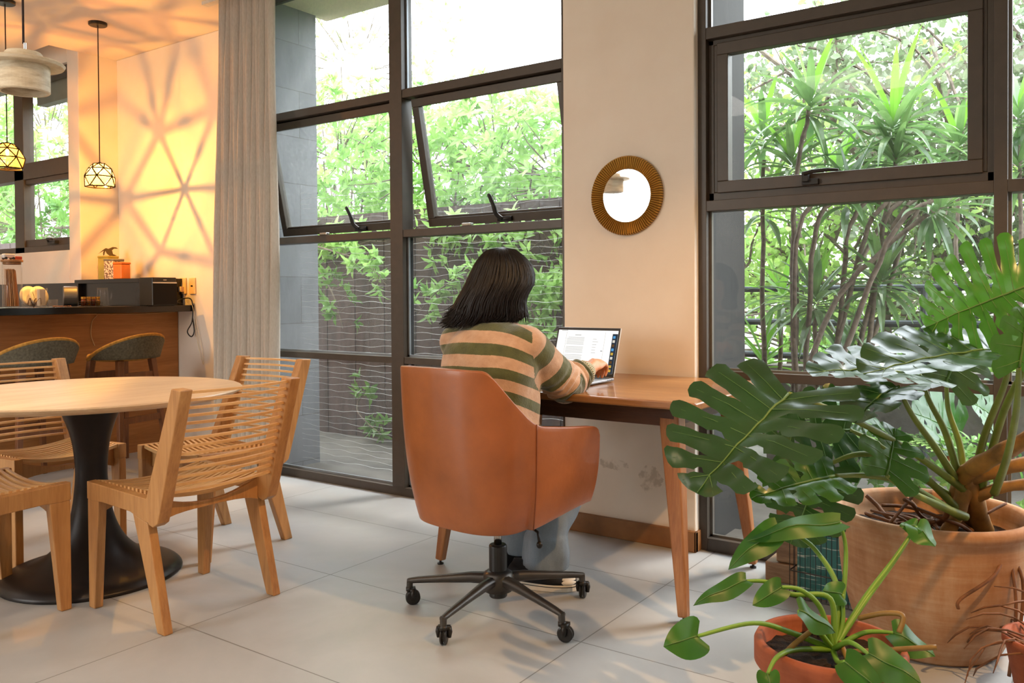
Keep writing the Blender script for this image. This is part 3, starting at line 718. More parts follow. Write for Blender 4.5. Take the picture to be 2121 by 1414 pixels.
def tint_glass(name, col, k=.25):
    a = Mat(name); a.t.nodes.remove(a.b); tr = a.n('ShaderNodeBsdfTransparent'); tr.inputs[0].default_value = lin(col)
    g = a.n('ShaderNodeBsdfGlossy'); g.inputs['Roughness'].default_value = .08; g.inputs[0].default_value = (1, .9, .75, 1); mx = a.n('ShaderNodeMixShader'); mx.inputs[0].default_value = k*.3
    a.l(tr.outputs[0], mx.inputs[1]); a.l(g.outputs[0], mx.inputs[2])
    tl = a.n('ShaderNodeBsdfTranslucent'); tl.inputs[0].default_value = lin(col); m3 = a.n('ShaderNodeMixShader'); m3.inputs[0].default_value = .06
    a.l(mx.outputs[0], m3.inputs[1]); a.l(tl.outputs[0], m3.inputs[2]); a.l(m3.outputs[0], a.out.inputs[0]); return a.m
glow_lamp('pendant_lamp', 'small faceted clear-glass pendant lamp shining on the yellow-lit wall', -5.69, 3.143, 1.868, tint_glass('clear_shade_glass', (.97, .95, .88)), 48, .35)
glow_lamp('pendant_lamp', 'small faceted amber pendant lamp in front of the kitchen window', -5.74, 2.565, 1.93, tint_glass('amber_shade_glass', (1, .68, .38)), 42, .1)
def stone_lamp(x, y, zd, sc_=1.0, lab=''):
    L = thing('stone_pendant', lab, 'lamp', (x, y, ZC), 0, 'stone pendants over the tables')
    z0 = zd-ZC; s = sc_
    mt = Mat('travertine'); co = mt.coords((3, 3, 14)); n_ = mt.noise(co, 4, 8, .7)
    mt.set(mt.ramp(n_, [(.3, 'B5A284'), (.5, 'D6C8AE'), (.7, 'E6DCC8')]), .6); mt.bump(n_, .3, .004)
    MB().tube([(0, 0, -.01), (0, 0, z0+.19*s)], .0045, 8).build('cord', M['cord'], L)
    MB().lathe([(0, -.02), (.05, -.02), (.05, 0), (0, 0)], 20).build('canopy', M['blackmetal'], L)
    MB().lathe([(0, .155*s), (.062*s, .155*s), (.066*s, .15*s), (.066*s, .118*s), (0, .118*s)], 40, (0, 0, z0)).build('cap', mt.m, L, smooth=False)
    MB().lathe([(0, .118*s), (.14*s, .118*s), (.146*s, .112*s), (.14*s, .102*s), (0, .102*s)], 56, (0, 0, z0)).build('flange', mt.m, L)
    MB().lathe([(.086*s, .102*s), (.092*s, .102*s), (.092*s, .004), (.088*s, 0), (.078*s, 0), (.078*s, .09*s), (0, .09*s)], 48, (0, 0, z0)).build('drum', mt.m, L)
    MB().tube([(.012, 0, z0+.19*s), (.012, 0, z0+.15*s)], .005, 8).build('cord_grip', M['chrome'], L)
    return L
q = P(50, 185, 3.3)
stone_lamp(q.x, q.y, q.z-.012, 1.0, 'pale travertine pendant lamp with a hat-brim flange near the ceiling over the dining table')
stone_lamp(-3.31, .68, 1.94, 1.0, 'travertine pendant lamp seen only as a reflection in the round mirror')

# ---------------------------------------------------------------- small things on the bar and ledge
def at(o, *a): return tag(o, *a)
def place_lathe(name, prof, mat, p, label, cat, group=None, n=24, smooth=True):
    o = MB().lathe(prof, n).build(name, mat, None, smooth=smooth, loc=p); return tag(o, label, cat, group)
SX = -5.72; SZ = 1.05
def onbar(u, x=SX): q = PX(u, 634, x); return Vector((x, q.y, SZ))
# tall jar of spaghetti
q = onbar(26, -5.62); J = thing('pasta_jar', 'tall glass jar of spaghetti with a wooden lid', 'jar', q)
MB().lathe([(.0, .002), (.052, .002), (.056, .006), (.056, .285), (.053, .285), (.053, .008), (0, .008)], 28).build('glass_jar', M['clear'], J, smooth=True)
MB().lathe([(0, .272), (.050, .272), (.050, .288), (.062, .288), (.062, .302), (0, .302)], 28).build('lid', M['barwood'], J, bevel=.002)
b = MB()
for k in range(90):
    a = random.random()*2*PI; r = .044*math.sqrt(random.random()); tx = .02+random.uniform(-.01, .01)
    b.tube([(r*math.cos(a)*.9, .9*r*math.sin(a), .01), (r*math.cos(a)*.7-.006, .7*r*math.sin(a)-.008, .24+random.uniform(-.006, .006))], .0016, 4)
t = b.build('spaghetti', plain('dry_spaghetti', 'B8752A', .5), J); t['kind'] = 'stuff'
tv = thing('toy_van', 'small white toy van on the pasta jar lid', 'toy', q+Vector((0, -.02, .303)))
MB().box(-.018, .018, -.035, .035, .008, .036).build('van_body', plain('white_toy_paint', 'D8D4D0', .4), tv, bevel=.008, segs=3)
b = MB()
for sx in (-.018, .018):
    for sy in (-.022, .022): b.tube([(sx-.004, sy, .008), (sx+.004, sy, .008)], .008, 12)
b.build('wheel', M['black'], tv)
tag(MB().box(-.012, .012, -.022, .022, 0, .022).build('toy_block', plain('red_toy_paint', 'A8452A', .5), None, bevel=.004, loc=q+Vector((0, .036, .303))), 'small red toy block on the pasta jar lid beside the toy van', 'toy')
# plates, tumblers, jars
white = plain('white_china', 'E4DACB', .3)
for k, (u, lb) in enumerate(((59, 'white plate standing upright behind the glasses, nearer the pasta jar'), (79, 'white plate standing upright behind the tall glass'))):
    o = MB().lathe([(0, 0), (.040, .001), (.068, .008), (.070, .011), (.038, .005), (0, .003)], 36).build('plate', white, None, smooth=True, loc=onbar(u, -5.95)+Vector((0, 0, .071)))
    o.rotation_euler = (0, math.radians(80), math.radians(10)); tag(o, lb, 'plate', 'plates standing on the bar')
def tumbler(u, x, r, h, lb, cat='glass', mt='clear'):
    return place_lathe('tumbler', [(0, 0), (r*.9, 0), (r, h), (r-.003, h), (r*.9-.003, .006), (0, .006)], M[mt], onbar(u, x), lb, cat, 'glasses and small jars on the bar')
tumbler(86, -5.68, .036, .125, 'tall clear glass holding white napkins on the bar')
o = MB().box(-.018, .018, -.018, .018, .01, .118).build('napkin_stack', white, None, loc=onbar(86, -5.68)); tag(o, 'white folded napkins standing in the tall glass', 'napkins')
tumbler(110, -5.72, .030, .05, 'short wide glass to the side of the tall napkin glass')
tumbler(55, -5.66, .024, .045, 'short glass jar close beside the pasta jar')
b = MB()
for k in range(5):
    a = k*1.3; b.tube(bez([(0, 0, 0), (.01*math.cos(a), .02*math.sin(a), .04), (.02*math.cos(a), .035*math.sin(a)+.005, .06), (.022*math.cos(a), .045*math.sin(a), .02)], 5), .0014, 5)
b.tube(bez([(0, 0, 0), (0, .004, .06), (.0, -.006, .10)], 5), .0014, 5)
tag(b.build('wire_ornament', plain('rusty_wire', '5A3018', .6, .5), None, loc=onbar(70, -5.58)), 'curly rusty wire ornament in front of the glasses', 'ornament')
b = MB()
for k in range(26): b.ell((random.uniform(-.02, .02), random.uniform(-.05, .05), .005), (.005, .008, .004), nu=6, nv=4)
tag(b.build('nuts', plain('nut_shells', '8E5B38', .7), None, loc=onbar(128, -5.62)), 'loose handful of nuts strewn on the granite bar', 'nuts', kind='stuff')
# spice rack
q = onbar(188, -5.66); SR = thing('spice_rack', 'small wire rack holding spice jars on the bar', 'rack', q)
b = MB()
for z in (.004, .022, .034):
    b.tube([(-.022, -.068, z), (-.022, .068, z), (.022, .068, z), (.022, -.068, z), (-.022, -.068, z)], .0016, 5)
for y in (-.068, -.034, 0, .034, .068): b.tube([(.022, y, .0), (.022, y, .036)], .0014, 5)
b.build('wire_frame', M['blackmetal'], SR)
sj0 = None; cols = ('7A3A18', '8C5A1E', '6B2E14', '9A6A2A')
for k in range(4):
    sj = thing('spice_jar', ('spice jar at the kitchen end of the wire rack', 'second spice jar from the kitchen end of the wire rack', 'third spice jar from the kitchen end of the wire rack', 'spice jar at the curtain end of the wire rack')[k], 'jar', q+Vector((0, -.0505+k*.0337, .006)), 0, 'gold-lidded spice jars')
    MB().lathe([(0, 0), (.0145, 0), (.0145, .040), (.011, .046), (0, .046)], 16).build('jar_body', plain('spice_%d' % k, cols[k], .25), sj, smooth=True)
    MB().lathe([(0, .046), (.0145, .046), (.0145, .060), (0, .060)], 16).build('lid', plain('gold_lid_%d' % k, 'C9963F', .3, .9), sj)
# round grey canister lying on its side, carafe
o = MB().lathe([(0, -.045), (.066, -.045), (.070, -.04), (.070, .04), (.066, .045), (0, .045)], 40).build('round_canister', plain('grey_metal_can', '6E6A68', .4, .6), None, smooth=False, loc=onbar(146, -5.95)+Vector((0, 0, .071))); o.rotation_euler = (PI/2, 0, math.radians(-25)); tag(o, 'round grey metal canister lying on its side behind the nuts', 'canister')
C2 = thing('glass_carafe', 'clear glass carafe standing before the black ledge', 'carafe', onbar(213, -5.9))
MB().lathe([(0, .0), (.04, .0), (.042, .02), (.036, .11), (.038, .13), (.035, .13), (.033, .11), (.039, .02), (0, .006)], 24).build('carafe_body', M['clear'], C2, smooth=True)
MB().tube(bez([(.0, .038, .11), (0, .065, .10), (0, .06, .05), (0, .042, .035)], 5), .004, 6).build('handle', M['clear'], C2, smooth=True)
# loudspeaker
q = PY(334, 630, 3.40); SP = thing('loudspeaker', 'black box loudspeaker at the end of the bar', 'loudspeaker', (-5.54, 3.462, SZ), math.radians(6))
MB().box(-.055, .09, -.10, .10, 0, .20).build('cabinet', M['black'], SP, bevel=.006)
MB().box(.090, .094, -.100, .100, .006, .158).build('grille', plain('speaker_cloth', '0F0E0D', .95), SP)
MB().box(.0905, .093, -.100, .100, .158, .166).build('trim_strip', M['chrome'], SP)
MB().box(.0905, .0925, -.014, .014, .180, .184).build('maker_mark', M['chrome'], SP)
# tins with a leaf-bird
def tin(u, w, h, lb, mt, lidc):
    q = PY(u, 579, 3.53); T_ = thing('storage_tin', lb, 'tin', (q.x, 3.56, 1.246), math.radians(12), 'square tins on the granite ledge')
    MB().box(-w/2, w/2, -w/2, w/2, 0, h-.016).build('tin_body', mt, T_, bevel=.006); MB().box(-w/2-.002, w/2+.002, -w/2-.002, w/2+.002, h-.016, h).build('lid', lidc, T_, bevel=.004); return T_
tin(217, .105, .185, 'tallest tin on the ledge, plain yellow-green', plain('yellow_green_tin', 'B7A548', .4), plain('yellow_green_lid', 'AD9A3E', .4))
sp_ = Mat('speckled_tin'); co = sp_.coords(); sp_.set(sp_.ramp(sp_.noise(co, 90, 2, .5), [(.47, 'DBC8B2'), (.52, '6A5040')]), .4)
t2 = tin(239, .10, .155, 'middle tin on the ledge, white with dark speckles', sp_.m, plain('grey_tin_lid', '7A7468', .4)); t2.location.y = 3.50
t3 = tin(253, .085, .125, 'smallest tin on the ledge, orange', plain('orange_tin', 'D9762C', .4), plain('orange_tin_lid', 'CF6A22', .4)); t3.location.y = 3.47; t3.location.x += .10; t2.location.x += .035
b = MB(); bp = [(-.075, -.022), (-.03, .018), (-.018, .026), (.0, .02), (.03, .035), (.055, .032), (.07, .022), (.04, .022), (.025, .01), (.032, -.02), (.06, -.033), (.01, -.036), (-.012, -.018), (-.022, .004), (-.03, -.03), (-.038, -.032), (-.038, -.008), (-.032, .006)]
b.prism(bp, 'y', -.006, .006)
q = PY(217, 525, 3.53); o = b.build('bird_ornament', plain('dark_bird_metal', '4A3A16', .5, .4), None, bevel=.003, loc=(q.x, 3.56, 1.246+.185+.036)); o.rotation_euler.z = math.radians(58); tag(o, 'dark flying bird ornament on top of the tallest tin', 'ornament')
# sockets, cables
for k, (u, lb) in enumerate(((381, 'white wall socket with a charger plugged in, nearer the loudspeaker'), (400, 'blank white wall plate beside the wall socket, nearer the curtain'))):
    q = PY(u, 592, YS); SK = thing('wall_plate', lb, 'socket', (q.x, YS, q.z), 0, 'wall plates above the bar end')
    MB().box(-.038, .038, -.010, 0, -.06, .06).build('plate', plain('ivory_plastic', 'E2C68E', .4), SK, bevel=.004)
    if k == 0: MB().box(-.016, .016, -.035, -.010, -.045, -.005).build('charger', plain('white_charger', 'D8BE98', .4), SK, bevel=.004)
    else: MB().box(-.012, .012, -.0125, -.010, -.004, .004).build('switch', M['chrome'], SK)
e0 = Vector((-5.53, 3.60, 1.056))
tag(MB().tube(bez([(-5.50, 3.44, 1.06), (-5.52, 3.52, 1.10), (-5.53, 3.60, 1.062), (-5.56, 3.66, 1.09), (-5.50, 3.70, 1.10), (-5.476, 3.71, 1.05), (-5.472, 3.70, .93), (-5.47, 3.66, .86), (-5.468, 3.69, .82), (-5.468, 3.715, .86), (-5.473, 3.705, .96)], 8), .0045, 8).build('black_cable', M['black'], None, smooth=True), 'looped black cable hanging over the end of the bar', 'cable')
tag(MB().tube(bez([(-5.50, 3.36, 1.055), (-5.52, 3.45, 1.057), (-5.58, 3.40, 1.056), (-5.54, 3.52, 1.058), (-5.50, 3.60, 1.056), (-5.56, 3.56, 1.075), (-5.52, 3.66, 1.06)], 8), .004, 8).build('coiled_cable', M['black'], None, smooth=True), 'black cable coiled on the granite beside the loudspeaker', 'cable')
q = PY(381, 600, YS-.03)
tag(MB().tube(bez([q, (q.x+.01, 3.70, 1.10), (q.x+.06, 3.705, 1.056), (-5.476, 3.70, 1.057), (-5.46, 3.71, 1.0), (-5.42, 3.715, .86), (-5.38, 3.72, .72), (-5.37, 3.72, .62), (-5.40, 3.72, .68), (-5.44, 3.72, .80), (-5.465, 3.715, .95)], 8), .002, 6).build('white_cable', plain('white_cable_plastic', 'D9C7A4', .5), None, smooth=True), 'thin white charger cable dangling against the lit wall', 'cable')
ya, yb = PX(200, 650, -5.68).y, PX(196, 700, -5.68).y
tag(MB().tube(bez([(-5.68, 3.70, 1.000), (-5.682, 3.4, .990), (-5.682, 3.1, .996), (-5.682, 2.95, 1.002), (-5.682, ya, .998), (-5.68, ya-.03, .95), (-5.68, yb-.025, .86), (-5.68, yb, .78)], 8), .0025, 6).build('loose_wire', plain('cream_wire', 'C9A878', .6), None, smooth=True), 'thin cream wire running under the granite edge and hanging down the bar front', 'wire')

# ---------------------------------------------------------------- crate and magazine basket by the right window
CRT = thing('wooden_crate', 'weathered wooden block crate on the floor beside the magazine basket', 'crate', (-1.02, 3.30, 0))
M['crate'] = wood('weathered_crate_wood', '6E5036', '8A6848', 'A07E5C', grain=(2, 14, 14))
MB().box(-.06, .14, -.07, .07, 0, .075).build('lower_block', M['crate'], CRT, bevel=.006); MB().box(-.02, .13, -.06, .06, .077, .29).build('upper_block', M['crate'], CRT, bevel=.006)
MR = thing('magazine_basket', 'black wire basket of magazines on the floor behind the large pot', 'basket', (-.79, 3.17, 0), math.radians(-4))
b = MB()
for k in range(17): 
    x = -.15+k*.019; b.tube([(x, -.08, .004), (x, -.08, .25)], .0015, 5); b.tube([(x, .08, .004), (x, .08, .25)], .0015, 5)
for z in (.004, .10, .25): b.tube([(-.15, -.08, z), (.155, -.08, z), (.155, .08, z), (-.15, .08, z), (-.15, -.08, z)], .0025, 6)
for y in (-.04, 0, .04): b.tube([(-.15, y, .004), (-.15, y, .25)], .0015, 5)
b.build('wire_frame', M['blackmetal'], MR)
for k, (c1, c2, lb) in enumerate((('2E6B66', 'C9D6C9', 'teal magazine in front in the wire basket'), ('8E2F2C', 'D8B9A6', 'red magazine behind the teal one in the wire basket'), ('B5A48E', '4A4038', 'beige magazine at the back of the wire basket'))):
    mt = Mat('magazine_cover_%d' % k); co = mt.coords((5, 5, 60)); mt.set(mt.ramp(mt.noise(co, 1.2, 2), [(.58, c1), (.62, c2)]), .35)
    tag(MB().box(-.13, .14-.02*k, -.006, .006, 0, .26+.03*k).build('magazine', mt.m, None, loc=(-.79, 3.115+k*.04, .012)), lb, 'magazine', 'magazines in the wire basket')

# ================================================================ the person
from mathutils import noise as mnoise
RT = Vector((-1.80, 2.42, 0))
PE = thing('person', 'person with shoulder-length dark hair in a green and beige striped sweater, typing at the laptop', 'person', RT)
def fuse(name, mb, vox, mat, parent, smooth_n=6, fn=None):
    """one continuous skin around overlapping closed shapes"""
    o = mb.build(name+'_raw', mat, None)
    r = o.modifiers.new('r', 'REMESH'); r.mode = 'VOXEL'; r.voxel_size = vox
    s = o.modifiers.new('s', 'SMOOTH'); s.iterations = smooth_n; s.factor = .6
    dg = bpy.context.evaluated_depsgraph_get(); dg.update()
    me = bpy.data.meshes.new_from_object(o.evaluated_get(dg)); me.name = name
    bpy.data.objects.remove(o)
    me.polygons.foreach_set('use_smooth', [True]*len(me.polygons))
    if fn:
        nrm = [v.normal.copy() for v in me.vertices]
        for v in me.vertices: v.co = fn(v.co, nrm[v.index])
    me.materials.clear(); me.materials.append(mat)
    o = bpy.data.objects.new(name, me); COL.objects.link(o)
    if parent: o.parent = parent; o.location = -parent.location if parent.rotation_euler.z == 0 else (0, 0, 0)
    return o
def capsule(b, p0, p1, r0, r1, n=16):
    p0 = Vector(p0); p1 = Vector(p1); d = (p1-p0).normalized(); pts = []; rad = []
    for k in range(5): a = PI/2*k/4; pts.append(p0-d*r0*math.cos(a)); rad.append(max(.0008, r0*math.sin(a)))
    for k in range(5): a = PI/2*k/4; pts.append(p1+d*r1*math.sin(a)); rad.append(max(.0008, r1*math.cos(a)))
    b.tube(pts, rad, n)
def chain(b, pts, rad, n=16):
    for i in range(len(pts)-1): capsule(b, pts[i], pts[i+1], rad[i], rad[i+1], n)

SHR, ELR, WRR = Vector((-1.655, 2.455, .945)), P(1170, 797, 3.10), P(1214, 768, 3.20)
SHL, ELL, WRL = Vector((-1.96, 2.44, .945)), Vector((-2.03, 2.66, .815)), Vector((-1.95, 2.855, .800))
HC = P(1046, 580, 3.08)                        # centre of the skull
HF = Vector((.02, .90, -.40)).normalized(); HR = Vector((1, -.02, 0)).normalized(); HU = HR.cross(HF).normalized(); HR = HF.cross(HU)
HM = Matrix((HR, HF, HU)).transposed()         # head axes: right, forward, up
def H(x, y, z): return HC+HM @ Vector((x, y, z))
skin = Mat('skin'); co = skin.coords(); skin.set(skin.ramp(skin.noise(co, 14, 4), [(.3, 'C98B66'), (.7, 'D79C78')]), .5, Subsurface_Weight=.1, Subsurface_Radius=(.02, .008, .004))
b = MB()
b.ell(HC, (.072, .092, .088), HM); b.ell(H(0, .035, -.045), (.058, .062, .066), HM); b.ell(H(0, .055, -.085), (.034, .036, .030), HM)
b.ell(H(0, .088, .005), (.045, .012, .05), HM)
capsule(b, H(0, .096, .012), H(0, .108, -.030), .007, .011); b.ell(H(0, .108, -.034), (.016, .010, .008), HM)
b.ell(H(0, .092, -.062), (.022, .010, .005), HM); b.ell(H(0, .091, -.071), (.019, .010, .006), HM)
for s in (-1, 1):
    b.ell(H(s*.074, -.002, -.018), (.009, .017, .030), HM); b.ell(H(s*.031, .083, -.002), (.016, .010, .010), HM); b.ell(H(s*.04, .07, -.035), (.02, .022, .02), HM)
    b.ell(H(s*.031, .091, .017), (.017, .007, .005), HM)
NB = Vector((-1.795, 2.44, 1.0))
chain(b, [H(0, -.02, -.06), NB, Vector((-1.80, 2.42, .9))], [.052, .055, .08])
b.ell((-1.80, 2.42, .85), (.15, .10, .15)); b.ell((-1.80, 2.41, .68), (.14, .10, .15)); b.ell((-1.80, 2.42, .56), (.15, .12, .09))
for sh, el, wr in ((SHR, ELR, WRR), (SHL, ELL, WRL)):
    chain(b, [Vector((-1.80, 2.43, .94)), sh, el, wr], [.06, .052, .038, .026])
KR, AR = Vector((-1.70, 2.80, .515)), Vector((-1.755, 2.672, .095)); KL, AL = Vector((-1.925, 2.84, .515)), Vector((-1.93, 2.775, .095))
for hp, kn, an in ((Vector((-1.72, 2.43, .55)), KR, AR), (Vector((-1.89, 2.43, .55)), KL, AL)):
    chain(b, [hp, kn, an], [.08, .055, .036])
def hand(b, W, fwd, nrm, side, curl):
    """palm and five fingers; fwd from wrist to knuckles, nrm = back of the hand, side = +1 thumb towards fwd x nrm"""
    f = Vector(fwd).normalized(); n = Vector(nrm); n = (n-f*n.dot(f)).normalized(); t = f.cross(n)*side
    b.ell(W+f*.045, (.036, .046, .0145), Matrix((t, f, n)).transposed()); capsule(b, W-f*.01, W+f*.035, .024, .024)
    for k, (off, ln) in enumerate(((.027, .040), (.009, .046), (-.009, .043), (-.026, .033))):
        p = W+f*(.078-.004*abs(k-1.2))+t*off; d = (f+t*off*1.2).normalized(); pts = [p-d*.02]; pts.append(p); a = 0
        for j, seg in enumerate((ln, ln*.62, ln*.5)):
            a += curl[min(j, 2)]; dd = d*math.cos(a)-n*math.sin(a); pts.append(pts[-1]+dd*seg)
        for i in range(len(pts)-1): capsule(b, pts[i], pts[i+1], (.0095, .0088, .0082, .0074)[i], (.0088, .0082, .0074, .0066)[i], 10)
    p = W+f*.022+t*.024; d = (t*.75+f*.75-n*.25).normalized(); d2 = (t*.2+f*.9-n*.35).normalized()
    capsule(b, p, p+d*.034, .0125, .0105, 10); capsule(b, p+d*.034, p+d*.034+d2*.032, .0105, .0085, 10)
hd_ = (P(1256, 748, 3.30)-WRR).normalized()
hand(b, WRR+hd_*.03, hd_+Vector((-.15, .0, .10)), (0.25, -.25, 1), -1, (.75, .85, .6))
hand(b, WRL+Vector((.2, .9, -.03)).normalized()*.03, (.38, .9, .03), (0, 0, 1), 1, (.35, .5, .35))
body = fuse('body', b, .0042, skin.m, PE, 5)
lips = MB().ell(H(0, .0985, -.066), (.019, .006, .0035), HM).build('lips', plain('lip_skin', 'A8584A', .5), PE, smooth=True); lips.location = -RT
for s in (-1, 1):
    e = MB().ell(H(s*.031, .087, .002), (.011, .011, .0075), HM).build('eye', plain('eye_white', 'E8E2DA', .2), PE, smooth=True); e.location = -RT
    i = MB().ell(H(s*.031, .0965, .000), (.0052, .003, .0052), HM).build('iris', plain('dark_iris', '1E120C', .15), e, smooth=True)
    br = MB().tube([H(s*.015, .0975, .022), H(s*.032, .0965, .028), H(s*.049, .086, .023)], [.003, .0032, .0015], 6).build('eyebrow', plain('eyebrow_hair', '1A1110', .8), PE, smooth=True); br.location = -RT

# sweater
def seg_d(p, a, b_):
    ab = b_-a; t = max(0, min(1, (p-a).dot(ab)/ab.dot(ab))); return (p-(a+ab*t)).length, t
b = MB()
secs = [(-1.80, 2.405, .50, .185, .145), (-1.80, 2.405, .56, .192, .150), (-1.80, 2.405, .66, .188, .145), (-1.80, 2.41, .77, .190, .140), (-1.80, 2.42, .87, .195, .130), (-1.80, 2.428, .94, .180, .115), (-1.798, 2.434, .985, .130, .095), (-1.797, 2.438, 1.02, .075, .07)]
n = 36; vs = []
for x, y, z, rx, ry in secs:
    for j in range(n):
        a = 2*PI*j/n; vs.append((x+rx*math.copysign(abs(math.cos(a))**.85, math.cos(a)), y+ry*math.copysign(abs(math.sin(a))**.85, math.sin(a)), z))
k = len(secs)
b.add(vs, [(i*n+j, i*n+(j+1) % n, (i+1)*n+(j+1) % n, (i+1)*n+j) for i in range(k-1) for j in range(n)]+[tuple(range(n-1, -1, -1)), tuple((k-1)*n+j for j in range(n))])
for sh, el, wr in ((SHR, ELR, WRR), (SHL, ELL, WRL)):
    mid = (sh+el)/2+Vector((0, 0, -.018)); fm = (el+wr)/2+Vector((0, 0, .004))
    chain(b, [Vector((-1.80, 2.43, .945)), sh+Vector((0, -.01, -.005)), mid, el, fm, wr-(wr-el).normalized()*.035], [.075, .070, .078, .076, .060, .046])
    capsule(b, wr-(wr-el).normalized()*.045, wr-(wr-el).normalized()*.002, .034, .034)
def sw_fn(co, nr):
    d = 0
    for sh, el, wr in ((SHR, ELR, WRR), (SHL, ELL, WRL)):
        d1, t1 = seg_d(co, sh, el); d2, t2 = seg_d(co, el, wr)
        if d1 < .1 and t1 > .55 or d2 < .09:
            s = t1*.255 if d1 < d2 else .255+t2*.2
            amp = .0045*smoothstep(.12, .2, s)
            if s > .34: amp = .006
            if s < .435: d += amp*math.sin(s*150+6*mnoise.noise(co*9))
    d += .006*mnoise.noise(co*7)+.0035*mnoise.noise(co*22)
    if co.z < .9: d += .006*math.sin(co.z*60+14*mnoise.noise(Vector((co.x*4, co.y*4, co.z*2))))*smoothstep(.9, .7, co.z)
    return co+nr*d
SWM = Mat('striped_knit')
at_ = SWM.n('ShaderNodeAttribute'); at_.attribute_name = 'band'; at2 = SWM.n('ShaderNodeAttribute'); at2.attribute_name = 'cuff'
co = SWM.coords(); nn = SWM.noise(co, 160, 3, .8); n2 = SWM.noise(co, 26, 4)
tan = SWM.ramp(n2, [(.3, 'B08A6C'), (.7, 'C6A184')]); grn = SWM.ramp(n2, [(.3, '414522'), (.7, '54572C')])
st = SWM.math('GREATER_THAN', SWM.math('ADD', at_.outputs['Fac'], SWM.math('MULTIPLY', SWM.math('SUBTRACT', nn, .5), .10)), .5)
c1 = SWM.mix(st, tan, grn)
rb = SWM.math('GREATER_THAN', SWM.math('SINE', SWM.math('MULTIPLY', at2.outputs['Fac'], 2*PI)), 0.0)
c2 = SWM.mix(rb, 'BFB391', '5A5C34'); c3 = SWM.mix(SWM.math('GREATER_THAN', at2.outputs['Fac'], .01), c1, c2)
SWM.set(c3, .95, Sheen_Weight=.5, Sheen_Roughness=.5); SWM.bump(nn, .5, .004)
SW = fuse('sweater', b, .0055, SWM.m, PE, 8, sw_fn)
me = SW.data; a1 = me.attributes.new('band', 'FLOAT', 'POINT'); a2 = me.attributes.new('cuff', 'FLOAT', 'POINT')
def wave(x, per, duty):     # >.5 inside the green band
    f = (x/per) % 1.0; return .5+ (duty/2-abs(f-.5))*per*25
for v in me.vertices:
    p = v.co; best = None
    for sh, el, wr, sd in ((SHR, ELR, WRR, 1), (SHL, ELL, WRL, -1)):
        d1, t1 = seg_d(p, sh, el); d2, t2 = seg_d(p, el, wr)
        nrm = Vector((sd*.80, .60, .06))
        if (p-sh).dot(nrm) > .008 and min(d1, d2) < .12 and p.z > .72:
            d, s = (d1, t1*.255) if d1 < d2*1.03 else (d2, .255+t2*.2)
            if t1 <= 0 and d1 < d2: s = (p-sh).dot((el-sh).normalized())
            if best is None or d < best[0]: best = (d, s, sh, el, wr)
    if best:
        s = best[1]; a1.data[v.index].value = wave(s+.0225, .115, .50)
        if s > .418:
            ax = (best[4]-best[3]).normalized(); q = p-best[4]; q = q-ax*q.dot(ax); e1 = ax.orthogonal().normalized(); e2 = ax.cross(e1)
            a2.data[v.index].value = 1.0+(math.atan2(q.dot(e2), q.dot(e1))+PI)/(2*PI)*34
    else:
        q = (p.x+1.80)*.818+(p.y-2.42)*.576
        if p.y > 2.52: q *= .3
        s = p.z+(2.0*q*q if q > 0 else .5*q*q)+.012*mnoise.noise(p*4)
        a1.data[v.index].value = wave(s-.933+.0385+.77, .077, .48)

# jeans and shoes
b = MB()
for hp, kn, an in ((Vector((-1.725, 2.43, .565)), KR, AR), (Vector((-1.885, 2.43, .565)), KL, AL)):
    hem = an+Vector((.015, .015, .035))
    chain(b, [hp, kn], [.105, .082]); chain(b, [kn, (kn+hem)/2+Vector((.01, .0, 0)), hem+Vector((0, 0, .07))], [.082, .078, .080])
    b.lathe([(0, 0), (.088, 0), (.088, .04), (.084, .12), (0, .14)], 24, tuple(hem+Vector((0, 0, -.048))), sx=1.08)
b.ell((-1.80, 2.41, .57), (.185, .15, .095))
def jn_fn(co, nr):
    d = .010*mnoise.noise(Vector((co.x*13, co.y*13, co.z*4)))+.005*mnoise.noise(co*17)
    return co+nr*d
JM = Mat('light_denim'); co = JM.coords(); nn = JM.noise(co, 220, 2); n2 = JM.noise(JM.coords((6, 6, 2)), 2.5, 5)
JM.set(JM.mix(JM.math('MULTIPLY', nn, .35), JM.ramp(n2, [(.3, '56636F'), (.7, '7D8994')]), '98A2AA'), .9); JM.bump(nn, .2, .002)
JE = fuse('jeans', b, .007, JM.m, PE, 6, jn_fn)
